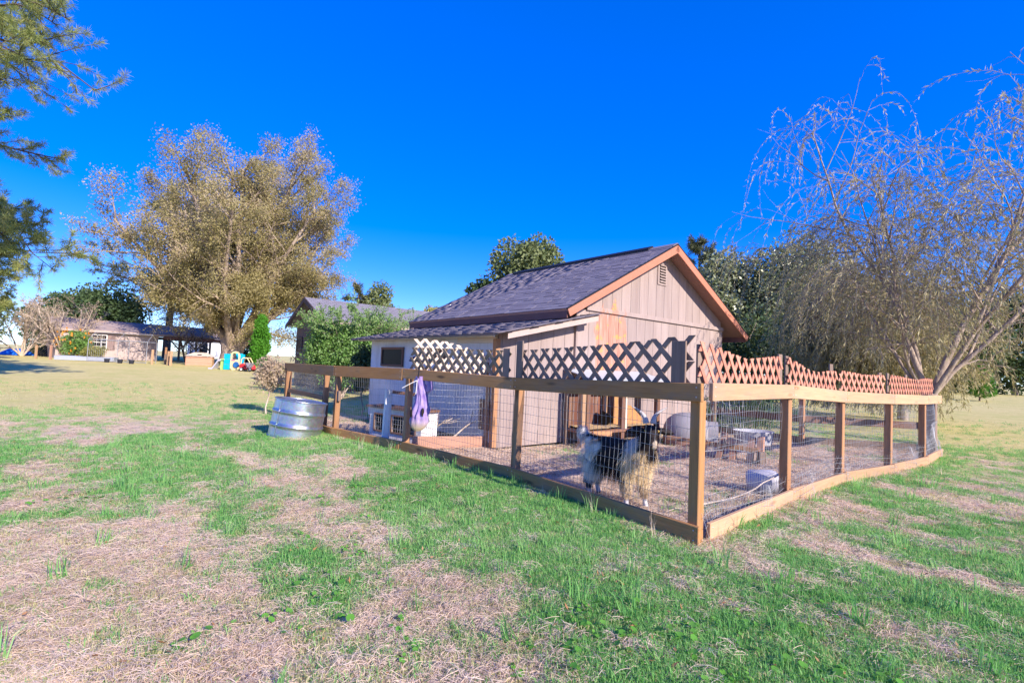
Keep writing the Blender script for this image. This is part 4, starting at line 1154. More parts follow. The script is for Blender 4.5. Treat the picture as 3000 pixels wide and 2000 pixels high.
def willow(label, x, y, limbs, nstr, seed, smin, smax, reach, leafper=30, zlow=.5, ls=1.0, hi=.0, xcut=99.0, zcut=2.4):
    rng = np.random.default_rng(seed); b = np.array([x, y, -.1]); paths, tips, allb = [], [], []
    T = np.array([b, b + [.02, .03, .6], b + [.05, .02, 1.25]]); paths.append((T, np.array([.19, .15, .155]), 10))
    spec = dict(n=[11, 7, 5], wob=[.10, .14, .16], trop=[.03, -.02, -.06], sides=[7, 5, 4], kids=[11, 6], **{'from': [.22, .2]}, ang=[42, 48], len=[.42, .5], rad=[.42, .45], taper=.22)
    for az, el, L, r in limbs:
        az, el = math.radians(az), math.radians(el)
        grow(rng, T[2] + [0, 0, -.15], [math.cos(az) * math.cos(el), math.sin(az) * math.cos(el), math.sin(el)], L, r, 0, spec, paths, tips)
    src = [P for P, R, s in paths[1:] if s < 7]
    C, D = [], []
    for i in range(nstr):
        P = src[rng.integers(len(src))]; t = (.35 + .65 * rng.random()) * (len(P) - 1); k = min(int(t), len(P) - 2)
        q = P[k] + (P[k + 1] - P[k]) * (t - k)
        if q[2] > 5.5 and rng.random() < hi: continue
        if xcut < 90 and q[0] > xcut + 1.2 and y > 15: continue
        L = min(smin + (smax - smin) * rng.random() ** 1.4, max(q[2] - (zlow if q[0] < xcut else zcut), .3))
        d0 = unit(unit(P[k + 1] - P[k]) * .8 + rng.normal(size=3) * .35)
        m = 8; S = [q]; d = d0
        for j in range(m - 1):
            d = unit(d + np.array([0, 0, -.42]) + rng.normal(size=3) * .07); S.append(S[-1] + d * L / (m - 1))
        S = np.array(S); paths.append((S, np.linspace(.0055, .002, m), 3))
        mm = int(leafper * L / 1.5 * (.4 + .8 * rng.random()))
        tt = rng.random(mm) * (m - 1); kk = np.minimum(tt.astype(int), m - 2); f = (tt - kk)[:, None]
        C.append(S[kk] * (1 - f) + S[kk + 1] * f); D.append(unit(S[kk + 1] - S[kk] + rng.normal(size=(mm, 3)) * .22 * L / (m - 1) * 2))
    C = np.concatenate(C); D = np.concatenate(D); n = len(C)
    V, Q = leaf_quads(C, D, ls * (.08 + .07 * rng.random(n)), ls * (.007 + .005 * rng.random(n)), rng)
    tint = .1 + .5 * rng.random(n) + .35 * sstep(4, 9, C[:, 2])
    return plant('willow_tree', label, 'tree', b, paths, V, Q, tint, BARK_WILLOW, L_WIL)
willow('weeping willow with forked trunk just outside the end of the sunlit fence', 9.45, 11.3,
       [(165, 74, 5.6, .07), (120, 74, 5.4, .055), (60, 68, 8.2, .06), (18, 66, 10.2, .08), (-30, 68, 8.6, .06), (-75, 64, 5.8, .05), (190, 48, 3.4, .04), (85, 50, 5.2, .042), (5, 46, 5.0, .042), (-8, 56, 8.2, .055)], 2700, 81, .7, 2.6, 5.5, 38, 2.0, 1.0, .5, 10.3, 2.9)
willow('second weeping willow with a dense straw-coloured curtain behind the orange lattice', 14.3, 18.2,
       [(150, 50, 4.2, .1), (190, 46, 4.2, .1), (240, 44, 4.0, .1), (100, 52, 4.2, .1), (290, 50, 3.8, .09), (20, 58, 3.6, .09), (60, 60, 4.4, .1), (330, 58, 3.6, .08), (170, 25, 3.8, .08), (220, 22, 3.8, .08), (200, 60, 4.4, .08)], 3400, 82, .9, 2.9, 5.0, 44, .3, 1.45, 0.0, 14.4, 2.6)
# young pine on the open lawn
def young_pine():
    rng = np.random.default_rng(91); b = np.array(gbase(29.6, 31.5)); paths = [(np.array([b, b + [.02, 0, 1.0], b + [.05, 0, 2.2]]), np.array([.05, .04, .015]), 6)]
    cen, dr = [], []
    for i in range(46):
        f = .12 + .86 * i / 46; q = b + np.array([.04 * f, 0, 2.1 * f]); az = i * 2.4; L = .95 * (1 - .75 * f) * (.8 + .4 * rng.random())
        P = wiggle(rng, q, [math.cos(az), math.sin(az), .35], L + .1, 5, .08, .06); paths.append((P, np.linspace(.014, .004, 5), 3))
        for j in range(1, 5):
            for _ in range(4):
                e = unit(P[j] - P[j - 1] + rng.normal(size=3) * .2); cen.append(P[j] + rng.normal(size=3) * .06); dr.append(e)
    (V, Q), C = needle_tufts(rng, np.array(cen), np.array(dr), 26, .17, .007, -.1)
    plant('young_pine', 'small bright green young pine alone on the open lawn', 'tree', b, paths, V, Q, rng.random(len(C)), BARK_PINE, L_ARB)
young_pine()

# strap-leaved clump behind the far fence by the barn corner
def blade_clump():
    rng = np.random.default_rng(95); b = np.array([5.75, 12.1, 0.0]); n = 900
    a = rng.random(n) * 6.283; el = .35 + 1.1 * rng.random(n)
    C = b + np.stack([rng.normal(size=n) * .45, rng.normal(size=n) * .35, .05 + .75 * rng.random(n)], 1)
    D = np.stack([np.cos(a) * np.cos(el), np.sin(a) * np.cos(el), np.sin(el)], 1)
    V, Q = leaf_quads(C, D, .35 + .35 * rng.random(n), .013, rng)
    paths = [(wiggle(rng, b + [rng.normal() * .3, rng.normal() * .25, 0], [rng.normal() * .25, rng.normal() * .25, 1], 1.0, 5, .06), np.linspace(.012, .006, 5), 4) for _ in range(26)]
    plant('oleander_bush', 'dark narrow-leaved bush behind the far fence at the barn corner', 'shrub', b, paths, V, Q, rng.random(n), BARK_GREY, L_BLADE, stem='stems')
blade_clump()

# ---------------------------------------------------------------- dark house behind the barn
H0 = np.array([-9.27, 22.0, 0.0])
def HB(x, y, z): return tuple(H0 + VX * x + UX * y + np.array([0, 0, z]))
house = thing('house', 'dark brown gabled house with charcoal shingle roof behind the big shrub', 'house', tuple(H0), YAW)
HSID = m_wood('dark_brown_house_siding', (.085, .055, .05), (.125, .085, .075), knots=False, weather=.05)
HTRIM = m_wood('dark_brown_house_trim', (.075, .045, .04), (.11, .07, .06), knots=False, weather=.05)
g = G('grey_house_shingles')
hc = g.coord('Object', house)
br = g.n('TexBrick', Vector=g.n('Mapping', Vector=hc, Scale=(3.2, 6.5, 1)).outputs[0], Scale=1.0)
br.inputs['Color1'].default_value = (.20, .18, .20, 1); br.inputs['Color2'].default_value = (.27, .25, .27, 1); br.inputs['Mortar'].default_value = (.12, .105, .12, 1)
br.inputs['Mortar Size'].default_value = .05; br.inputs['Brick Width'].default_value = .9; br.inputs['Row Height'].default_value = .9
nz = g.noise(hc, 2.0, 5, .7)
HROOF = g.done(g.pbr(g.mix(g.math('MULTIPLY', nz, .4), br.outputs[0], (.25, .23, .25)), .9, spec=.15))
hz = lambda y: 4.07 - .43 * abs(y)
obj('gable_wall', prism([HB(.4, -2.2, 0), HB(.4, 2.2, 0), HB(.4, 2.2, hz(2.2) - .12), HB(.4, 0, 3.95), HB(.4, -2.2, hz(2.2) - .12)], tuple(VX * .1)), HSID, house)
board('long_wall', HB(.5, -2.15, 1.5), HB(12.0, -2.15, 1.5), .1, 2.95, HSID, house)
board('long_wall', HB(.5, 2.15, 1.5), HB(12.0, 2.15, 1.5), .1, 2.95, HSID, house)
for sg in (-1, 1):
    obj('roof', prism([HB(0, sg * .002, 4.07), HB(0, sg * 2.62, hz(2.62)), HB(0, sg * 2.62, hz(2.62) - .1), HB(0, sg * .002, 3.97)], tuple(VX * 12.3)), HROOF, house)
    obj('rake_board', prism([HB(-.03, sg * .004, 4.05), HB(-.03, sg * 2.64, hz(2.64) - .02), HB(-.03, sg * 2.64, hz(2.64) - .22), HB(-.03, sg * .004, 3.85)], tuple(VX * .028)), HTRIM, house)
board('eave_fascia', HB(0.02, -2.65, hz(2.62) - .11), HB(12.2, -2.65, hz(2.62) - .11), .03, .16, TRIM_PINK, house)
hw = board('window', HB(.385, 1.25, 1.75), HB(.385, 1.95, 1.75), .03, 1.15, GLASS, house)
for y in (1.22, 1.98): board('window_frame', HB(.37, y, 1.17), HB(.37, y, 2.33), .03, .06, HTRIM, hw, up=tuple(UX))
for z in (1.18, 2.32): board('window_frame', HB(.37, 1.25, z), HB(.37, 1.95, z), .03, .06, HTRIM, hw)
lampm = m_plain('white_lamp_glass', (.8, .8, .8), .3)
lf = obj('flood_light', lathe([(.001, 0), (.05, .01), (.06, .06), (.03, .1), (.001, .11)], 12), lampm, house, Matrix.Translation(HB(.1, 2.3, 2.78)))

# ---------------------------------------------------------------- garage with open carport
GD, GN = np.array([.631, .776, 0]), np.array([.776, -.631, 0]); GO = np.array([-35.4, 37.9, 0.0])
def GB(x, y, z): return tuple(GO + GD * x + GN * y + np.array([0, 0, z]))
garage = thing('garage', 'long low tan garage with brown shingle roof running on into an open carport', 'garage', tuple(GO + np.array([0, 0, .4])), math.atan2(GD[1], GD[0]))
GWALL = m_plain('tan_pink_garage_siding', (.46, .36, .34), .85, var=.08)
g = G('leaf_littered_brown_shingles')
gc = g.coord('Object', garage)
nz = g.noise(g.mapping(gc, (1.2, 3, 3)), 1.3, 6, .7); litter = g.noise(gc, .9, 5, .7)
colr = g.ramp(nz, [(.3, (.27, .205, .195)), (.7, (.40, .32, .31))])
colr = g.mix(g.ramp(litter, [(.55, (0, 0, 0)), (.68, (.75, .75, .75))]), colr, (.45, .24, .13))
GROOF = g.done(g.pbr(colr, .9, spec=.1))
gzr = lambda y: 3.75 - .40 * abs(y)
for sg in (-1, 1):
    obj('roof', prism([GB(0, sg * .003, 3.75), GB(0, sg * 2.2, gzr(2.2)), GB(0, sg * 2.2, gzr(2.2) - .12), GB(0, sg * .003, 3.63)], tuple(GD * 12.4)), GROOF, garage)
board('eave_fascia', GB(0, 2.23, gzr(2.2) - .10), GB(7.0, 2.23, gzr(2.2) - .10), .03, .16, TRIM_PINK, garage)
board('carport_beam', GB(7.0, 2.1, gzr(2.2) - .26), GB(12.3, 2.1, gzr(2.2) - .26), .1, .24, FASCIA, garage)
board('carport_beam', GB(7.0, -2.1, gzr(2.2) - .26), GB(12.3, -2.1, gzr(2.2) - .26), .1, .24, FASCIA, garage)
board('front_wall', GB(.3, 1.85, 1.55), GB(6.7, 1.85, 1.55), .1, 2.5, GWALL, garage)
board('rear_wall', GB(.3, -1.85, 1.55), GB(6.7, -1.85, 1.55), .1, 2.5, GWALL, garage)
for x in (.35, 6.6):
    obj('gable_wall', prism([GB(x, -1.8, .3), GB(x, 1.8, .3), GB(x, 1.8, gzr(1.8) - .13), GB(x, 0, 3.6), GB(x, -1.8, gzr(1.8) - .13)], tuple(GD * .1)), GWALL, garage)
WHITEP = m_plain('white_window_paint', (.78, .76, .76), .6)
gw = board('window', GB(2.35, 1.91, 1.95), GB(3.25, 1.91, 1.95), .03, 1.15, GLASS, garage)
for x in (2.35, 2.65, 2.95, 3.25): board('window_frame', GB(x, 1.935, 1.38), GB(x, 1.935, 2.52), .03, .05 if x not in (2.65, 2.95) else .025, WHITEP, gw, up=tuple(GD))
for z in (1.38, 1.66, 1.95, 2.23, 2.52): board('window_frame', GB(2.33, 1.942, z), GB(3.27, 1.942, z), .03, .05 if z in (1.38, 1.95, 2.52) else .025, WHITEP, gw)
SHUT = m_plain('mauve_shutter_paint', (.25, .17, .16), .8)
for a, b in ((1.80, 2.28), (3.32, 3.80)): board('shutter', GB(a, 1.92, 1.95), GB(b, 1.92, 1.95), .04, 1.2, SHUT, garage)
TIMB = m_wood('pale_carport_timber', (.42, .31, .27), (.54, .42, .37), knots=False)
for x in (9.5, 12.1):
    for y in (2.1, -2.1):
        z0_ = float(terr(*GB(x, y, 0)[:2]))
        board('carport_post', GB(x, y, z0_ - .1), GB(x, y, gzr(2.2) - .39), .15, .15, TIMB if y > 0 else WOOD_DARK, garage, up=tuple(GD))
        for s_ in (-1, 1):
            if x + s_ * .6 < 12.4: board('brace', GB(x + s_ * .08, y, 1.75), GB(x + s_ * .72, y, gzr(2.2) - .40), .1, .1, TIMB if y > 0 else WOOD_DARK, garage)

# neighbour's pale house far behind
NH = np.array([-39.0, 76.0, .75])
nh = thing('house', 'pale neighbour house with grey roof far behind the carport', 'house', tuple(NH), 0.3)
def NB(x, y, z): 
    c, s = math.cos(.3), math.sin(.3); return (NH[0] + x * c - y * s, NH[1] + x * s + y * c, NH[2] + z)
NWALL = m_plain('pale_grey_siding', (.70, .70, .74), .8, var=.05)
NROOF = m_plain('light_grey_roof', (.36, .34, .37), .9, var=.1)
board('front_wall', NB(-9, 0, 1.3), NB(-2.6, 0, 1.3), .2, 2.7, NWALL, nh)
obj('roof', prism([NB(-9.5, -.6, 2.6), NB(-9.5, 3.2, 4.4), NB(-9.5, 7, 2.6)], (7.4 * math.cos(.3), 7.4 * math.sin(.3), 0)), NROOF, nh)
for x in (-7.5, -4.5):
    w_ = board('window', NB(x, -.12, 1.5), NB(x + 1.0, -.12, 1.5), .06, 1.4, GLASS, nh)
    for dx in (0, .5, 1.0): board('window_frame', NB(x + dx, -.16, .8), NB(x + dx, -.16, 2.2), .05, .08, WHITEP, w_, up=(1, 0, 0))
    for z in (.8, 1.5, 2.2): board('window_frame', NB(x, -.17, z), NB(x + 1.0, -.17, z), .05, .08, WHITEP, w_)

# ---------------------------------------------------------------- garden things in front of the garage
def tz(x, y): return float(terr(x, y))
bedm = m_plain('corrugated_zinc', (.62, .64, .68), .4, .6, .1)
bx, by = -30.2, 35.6; bed = thing('raised_bed', 'low corrugated metal raised garden bed in front of the garage', 'planter', (bx, by, tz(bx, by)), .35)
bd = np.array([math.cos(.35), math.sin(.35), 0]); bn = np.array([-bd[1], bd[0], 0])
for k in range(5):
    a = np.array([bx, by, tz(bx, by) + .04 + k * .06]); P = [a - bd * 1.7, a + bd * 1.7]
    pr_ = [tuple(P[0] - bn * .45 - np.array([0, 0, .03])), tuple(P[0] - bn * .475), tuple(P[0] - bn * .45 + np.array([0, 0, .03])), tuple(P[0] - bn * .44 + np.array([0, 0, .03])), tuple(P[0] - bn * .44 - np.array([0, 0, .03]))]
    obj('corrugation', prism(pr_, tuple(bd * 3.4)), bedm, bed)
for s_ in (-1, 1): board('end_panel', tuple(np.array([bx, by, tz(bx, by) + .17]) + bd * 1.7 * s_ - bn * .45), tuple(np.array([bx, by, tz(bx, by) + .17]) + bd * 1.7 * s_ + bn * .45), .02, .32, bedm, bed)
board('rear_panel', tuple(np.array([bx, by, tz(bx, by) + .17]) + bn * .45 - bd * 1.7), tuple(np.array([bx, by, tz(bx, by) + .17]) + bn * .45 + bd * 1.7), .02, .32, bedm, bed)
soil = m_plain('dark_soil', (.12, .08, .06), .95)
board('soil', tuple(np.array([bx, by, tz(bx, by) + .24]) - bd * 1.68), tuple(np.array([bx, by, tz(bx, by) + .24]) + bd * 1.68), .86, .06, soil, bed)
broad('herb_clump', 'yellowish feathery plants growing in the raised bed', bx + .3, by + .1, tz(bx, by) + .65, (1.3, .45, .42), 40, 70, .13, .02, 111, L_YEL, lump=.5, r0=.02, cat='plant', z0=tz(bx, by) + .22)
L_FLOW = m_leaf('orange_petals', [(.75, .28, .02), (.85, .36, .03), (.9, .45, .08)], .3)
fx_, fy_ = -31.9, 36.6
fb = broad('flowering_bush', 'leafy bush dotted with orange flowers beside the garage wall', fx_, fy_, tz(fx_, fy_) + 1.15, (1.35, .8, 1.0), 44, 60, .16, .04, 112, L_BUSH, lump=.42, r0=.03, cat='shrub', limbs=20)
rng = np.random.default_rng(113)
for i in range(34):
    d = unit(rng.normal(size=3)); d[1] = -abs(d[1]); c = np.array([fx_, fy_, tz(fx_, fy_) + 1.35]) + d * np.array([1.35, .8, 1.0]) * (.85 + .3 * rng.random())
    n_ = 7; a = np.arange(n_) * 6.283 / n_
    D_ = np.stack([np.cos(a), np.full(n_, -.5), np.sin(a)], 1)
    V, Q = leaf_quads(np.repeat(c[None], n_, 0), D_, .10 + .03 * rng.random(), .035, rng)
    obj('flower', fast_mesh('flower', V, Q, attrs={'tint': np.repeat(rng.random(n_), 4)}), L_FLOW, fb)
# wire run with a peaked frame
cg = np.array([-27.6, 36.4]); cz = tz(*cg); run_ = thing('wire_run', 'peaked metal-framed wire run standing before the garage wall', 'cage', (cg[0], cg[1], cz), .25)
c_, s_ = math.cos(.25), math.sin(.25)
def CB(x, y, z): return (cg[0] + x * c_ - y * s_, cg[1] + x * s_ + y * c_, cz + z)
pipe = m_plain('grey_frame_pipe', (.45, .45, .47), .4, .6)
bars = []
for x in (-2.4, -.6, 1.2):
    for a, b in (((x, -.8, 0), (x, -.8, 1.55)), ((x, .8, 0), (x, .8, 1.55)), ((x, -.8, 1.55), (x, 0, 2.1)), ((x, .8, 1.55), (x, 0, 2.1))): bars.append((a, b))
for y, z in ((-.8, 1.55), (.8, 1.55), (0, 2.1), (-.8, .05)): bars.append(((-2.4, y, z), (1.2, y, z)))
for a, b in bars:
    V, Q = tubes([(np.array([CB(*a), CB(*b)]), .022, 6)]); obj('frame_tube', fast_mesh('tube', V, Q), pipe, run_)
V, Q = tubes([(np.array([CB(x, -.8, 0), CB(x, -.8, 1.55), CB(x, 0, 2.1)]), .004, 3) for x in np.arange(-2.4, 1.2, .12)] + [(np.array([CB(-2.4, -.8, z), CB(1.2, -.8, z)]), .004, 3) for z in np.arange(.1, 1.5, .14)])
obj('wire_mesh', fast_mesh('run_mesh', V, Q), WIRE, run_, kind='stuff')
for (x, y, h, lab) in ((-26.0, 36.2, 1.05, 'orange cedar garden post close to the wire run'), (-25.6, 37.0, 1.25, 'two-tone garden post with dark lower half'),
                      (-24.7, 36.0, 1.0, 'orange cedar garden post standing by a white pipe'), (-24.1, 35.4, 1.05, 'lone orange garden post nearest the plank doghouse'), (-31.9, 34.6, 1.0, 'weathered pink garden post in front of the raised bed'), (-33.2, 34.9, .95, 'grey garden post at the end of the raised bed')):
    z_ = tz(x, y)
    if 'two-tone' in lab:
        t_ = thing('garden_post', lab, 'post', (x, y, z_), 0, 'garden posts before the garage')
        board('lower_half', (x, y, z_ - .05), (x, y, z_ + .75), .12, .12, WOOD_DARK, t_); board('upper_half', (x, y, z_ + .752), (x, y, z_ + h), .1, .1, WOOD_POST, t_)
    else:
        tag(board('garden_post', (x, y, z_ - .05), (x, y, z_ + h), .11, .11, WOOD_NEW if 'weathered' not in lab else WOOD_RED), lab, 'post', 'garden posts before the garage')
# plank doghouse
dx_, dy_ = -23.9, 38.2; z_ = tz(dx_, dy_)
dh = thing('doghouse', 'low tan plank doghouse with pale hipped lid near the oak trunk', 'doghouse', (dx_, dy_, z_), .4)
c2, s2_ = math.cos(.4), math.sin(.4)
def DB(x, y, z): return (dx_ + x * c2 - y * s2_, dy_ + x * s2_ + y * c2, z_ + z)
for k in range(5): board('plank', DB(-.75, -.5, .06 + k * .135), DB(.95, -.5, .06 + k * .135), .04, .125, WOOD_RED, dh)
board('end_wall', DB(-.76, -.47, .34), DB(-.76, .5, .34), .04, .66, WOOD_BROWN, dh); board('end_wall', DB(.96, -.47, .34), DB(.96, .5, .34), .04, .66, WOOD_NEW, dh); board('rear_wall', DB(-.74, .5, .34), DB(.94, .5, .34), .04, .66, WOOD_NEW, dh)
lidm = m_plain('pale_tan_plastic', (.60, .50, .42), .7)
V = [DB(-.85, -.6, .69), DB(1.05, -.6, .69), DB(1.05, .6, .69), DB(-.85, .6, .69), DB(-.3, 0, .98), DB(.5, 0, .98)]
me = bpy.data.meshes.new('lid'); me.from_pydata(V, [], [(0, 1, 5, 4), (1, 2, 5), (2, 3, 4, 5), (3, 0, 4), (3, 2, 1, 0)]); obj('lid', fix_normals(me), lidm, dh)
board('lid_vent', DB(-.02, -.42, .80), DB(.25, -.42, .80), .05, .08, DARKIN, dh)
# blue tarp, leaning black pallet, dark bin
tx, ty = -38.6, 39.0; z_ = tz(tx, ty); rng = np.random.default_rng(5)
n_ = 16; uu, vv = np.meshgrid(np.linspace(-1, 1, n_), np.linspace(-1, 1, n_))
hh = .42 * np.maximum(0, 1 - uu ** 4) * np.maximum(0, 1 - vv ** 4) * (.8 + .5 * fbm(uu * 3 + 5, vv * 3 + 5, 3, 3))
V = np.stack([tx + uu * .95 + .1 * vv, ty + vv * .6, z_ + hh + .02], -1).reshape(-1, 3)
i_, j_ = np.meshgrid(np.arange(n_ - 1), np.arange(n_ - 1)); Q = np.stack([j_ * n_ + i_, j_ * n_ + i_ + 1, (j_ + 1) * n_ + i_ + 1, (j_ + 1) * n_ + i_], -1).reshape(-1, 4)
tag(obj('tarp', fast_mesh('tarp', V, Q), m_plain('bright_blue_tarp', (.02, .17, .72), .5)), 'crumpled bright blue tarp heap on the yard edge', 'tarp')
pl_ = thing('pallet', 'black slatted pallet leaning on junk by the garage end', 'pallet', (-36.4, 38.9, tz(-36.4, 38.9)), .3)
for k in range(6):
    a = np.array([-36.9 + .2 * k, 38.9, tz(-36.4, 38.9)]); board('slat', tuple(a + [-.25, 0, .02]), tuple(a + [.25, .45, .95]), .03, .11, VENTM, pl_, up=(1, 0, 0))
for f_ in (.15, .85): 
    a = np.array([-37.0, 38.93, tz(-36.4, 38.9)]) + np.array([-.25 + .5 * f_, .45 * f_ + .04, .95 * f_]); board('cross_bar', tuple(a), tuple(a + [1.2, 0, 0]), .03, .1, VENTM, pl_)
tag(obj('bin', lathe([(.001, 0), (.26, 0), (.30, .62), (.34, .63), (.34, .68), (.28, .70), (.001, .71)], 16), VENTM, None, Matrix.Translation((-35.3, 38.6, tz(-35.3, 38.6)))), 'round black garbage bin by the garage end', 'bin')
for i, (x, y) in enumerate(((-27.3, 34.9), (-26.5, 34.9), (-28.3, 35.0))):
    tag(obj('plant_pot', lathe([(.001, .0), (.13, 0), (.17, .24), (.19, .25), (.19, .28), (.15, .28), (.14, .2), (.001, .2)], 14), m_plain('dark_blue_pot%d' % i, (.05, .055, .09), .6), None, Matrix.Translation((x, y, tz(x, y)))), ('dark plastic pot set between two other pots before the wire run', 'dark plastic pot nearest the garden posts before the wire run', 'dark plastic pot closest to the raised bed before the wire run')[i], 'pot', 'pots before the wire run')

# ---------------------------------------------------------------- toddler playhouse, slide, toy car
TEAL = m_plain('teal_toy_plastic', (.0, .42, .62), .45, var=.05); CREAM = m_plain('cream_toy_plastic', (.72, .55, .33), .5, var=.04)
LIME = m_plain('lime_toy_plastic', (.42, .62, .20), .5, var=.05); LILAC = m_plain('lilac_grey_plastic', (.48, .46, .56), .5, var=.05)
REDP = m_plain('red_toy_plastic', (.62, .03, .04), .35, var=.05); YEL = m_plain('tan_roof_plastic', (.72, .58, .30), .5, var=.04); NAVY = m_plain('navy_toy_plastic', (.02, .12, .35), .5); PINK = m_plain('pink_toy_plastic', (.75, .1, .35), .5)
SX, SY = -19.3, 34.4; SZ = tz(SX, SY)
ps = thing('playhouse', 'teal and cream plastic climber playhouse on the far lawn', 'playhouse', (SX, SY, SZ), 0)
def arch(x0, x1, z1, y, depth, mat, name, parent, hole=None, oz=SZ):
    """wall panel with round top; hole (x0,x1,z0,z1) is cut as an arched opening"""
    r = (x1 - x0) / 2; cx = (x0 + x1) / 2
    outer = [(x0, 0), (x1, 0)] + [(cx + r * math.cos(a), z1 - r + r * math.sin(a)) for a in np.linspace(0, math.pi, 9)]
    if hole is None:
        return obj(name, prism([(SX + a, SY + y, oz + b) for a, b in outer], (0, depth, 0)), mat, parent)
    h0, h1, hz0, hz1 = hole; hr = (h1 - h0) / 2; hc_ = (h0 + h1) / 2
    # ring: match outer arch and hole arch point by point
    A = np.linspace(-.5 * math.pi, 1.5 * math.pi, 25)[:-1]
    def onrect(a, xa, xb, za, zb):
        cxx, czz = (xa + xb) / 2, (za + zb) / 2; dx, dz = math.cos(a), math.sin(a); rr = (xb - xa) / 2
        k = min(((xb - xa) / 2) / max(abs(dx), 1e-6), ((zb - za) / 2) / max(abs(dz), 1e-6)); x, z = cxx + dx * k, czz + dz * k
        if z > zb - rr:
            q = np.array([x - cxx, z - (zb - rr)]); l = np.linalg.norm(q)
            if l > rr: q *= rr / l
            x, z = cxx + q[0], zb - rr + q[1]
        return x, z
    o_ = [onrect(a, x0, x1, 0, z1) for a in A]; i_ = [onrect(a, h0, h1, hz0, hz1) for a in A]; n = len(A)
    V = [(SX + a, SY + y, oz + b) for a, b in o_ + i_] + [(SX + a, SY + y + depth, oz + b) for a, b in o_ + i_]
    F = []
    for k in range(n):
        m = (k + 1) % n
        F += [(k, m, n + m, n + k), (2 * n + k, 3 * n + k, 3 * n + m, 2 * n + m), (k, 2 * n + k, 2 * n + m, m), (n + k, n + m, 3 * n + m, 3 * n + k)]
    me = bpy.data.meshes.new(name); me.from_pydata(V, [], F); return obj(name, fix_normals(me), mat, parent)
arch(-.02, .62, 1.30, -.02, .07, CREAM, 'front_panel', ps, (.08, .52, .72, 1.20))
arch(-.40, .12, 1.28, .62, .07, LIME, 'rear_panel', ps, (-.3, .02, .7, 1.15))
for a, b, y in ((-.42, -.05, -.05), (.64, .86, .1)):
    for k in range(3): board('teal_wall_block', (SX + a, SY + y + .02, SZ + .20 + .36 * k), (SX + b, SY + y + .02, SZ + .20 + .36 * k), .16 - .02 * (k % 2), .35, TEAL, ps)
board('interior_panel', (SX + .1, SY + .45, SZ + .9), (SX + .55, SY + .45, SZ + .9), .05, .5, TEAL, ps)
board('floor_deck', (SX - .35, SY + .32, SZ + .62), (SX + .55, SY + .32, SZ + .62), .55, .08, LIME, ps)
obj('porthole', lathe([(.001, .03), (.16, .03), (.19, .0), (.21, .03), (.19, .06), (.16, .045), (.001, .045)], 20), NAVY, ps, Matrix.Translation((SX + .42, SY - .06, SZ + .36)) @ Matrix.Rotation(math.pi / 2, 4, 'X'))
board('door_sill', (SX + .08, SY - .05, SZ + .68), (SX + .3, SY - .05, SZ + .68), .05, .05, PINK, ps)
sl = thing('toy_slide', 'lilac plastic slide with lime platform beside the teal playhouse', 'slide', (SX - .85, SY - .1, SZ), 0)
prof = [(-1.25, .03), (-1.0, .05), (-.62, .62), (-.45, .66)]
obj('chute', prism([(SX + a - .02, SY - .38, SZ + b) for a, b in prof] + [(SX + a - .02, SY - .38, SZ + b - .05) for a, b in prof[::-1]], (0, .5, 0)), LILAC, sl)
for y in (-.42, .12): obj('side_rim', prism([(SX + a - .02, SY + y, SZ + b + .07) for a, b in prof] + [(SX + a - .02, SY + y, SZ + b - .06) for a, b in prof[::-1]], (0, .035, 0)), LILAC, sl)
board('platform', (SX - .50, SY - .15, SZ + .70), (SX - .38, SY - .15, SZ + .70), .5, .08, LIME, sl); board('support', (SX - .52, SY - .1, SZ), (SX - .52, SY - .1, SZ + .66), .3, .06, LIME, sl, up=(1, 0, 0)); board('support', (SX - 1.1, SY + .05, SZ), (SX - .75, SY + .05, SZ + .42), .06, .06, LIME, sl)
CX, CY = -17.75, 33.7; CZ = tz(CX, CY)
tc = thing('toy_car', 'red and tan ride-on toy car parked beside the playhouse', 'toy car', (CX, CY, CZ), 0)
side_prof = [(-.42, .14), (-.42, .42), (-.36, .50), (-.12, .50), (-.10, .30), (.12, .28), (.16, .46), (.36, .44), (.44, .34), (.44, .14)]
obj('body', prism([(CX + a, CY - .22, CZ + b) for a, b in side_prof], (0, .44, 0)), REDP, tc)
for y in (-.2, .2):
    P = np.array([(CX - .36, CY + y, CZ + .48), (CX - .33, CY + y, CZ + .78), (CX - .2, CY + y, CZ + .9), (CX + .05, CY + y, CZ + .88), (CX + .2, CY + y, CZ + .66), (CX + .26, CY + y, CZ + .46)])
    V, Q = tubes([(P, .035, 8)]); obj('roof_pillar', fast_mesh('pillar', V, Q, smooth=True), YEL, tc)
board('roof', (CX - .24, CY, CZ + .905), (CX + .08, CY, CZ + .905), .46, .05, YEL, tc)
for x, y in ((-.27, -.25), (.30, -.25), (-.27, .25), (.30, .25)):
    w_ = obj('wheel', lathe([(.001, -.05), (.07, -.05), (.12, -.045), (.13, 0), (.12, .045), (.07, .05), (.001, .05)], 18), VENTM, tc, Matrix.Translation((CX + x, CY + y, CZ + .13)) @ Matrix.Rotation(math.pi / 2, 4, 'X'))
    obj('hubcap', lathe([(.001, .056), (.06, .055), (.075, .051)], 14), WHITEP, w_, Matrix.Translation((CX + x, CY + y, CZ + .13)) @ Matrix.Rotation(math.pi / 2 * (1 if y < 0 else -1), 4, 'X'))
st = thing('stroller', 'small grey fabric stroller parked in front of the toy car', 'stroller', (CX + .35, CY - .5, CZ), 0)
GREYF = m_plain('grey_stroller_fabric', (.25, .23, .27), .9)
obj('seat', prism([(CX + .12, CY - .62, CZ + .58), (CX + .62, CY - .62, CZ + .58), (CX + .46, CY - .62, CZ + .24), (CX + .28, CY - .62, CZ + .24)], (0, .28, 0)), GREYF, st)
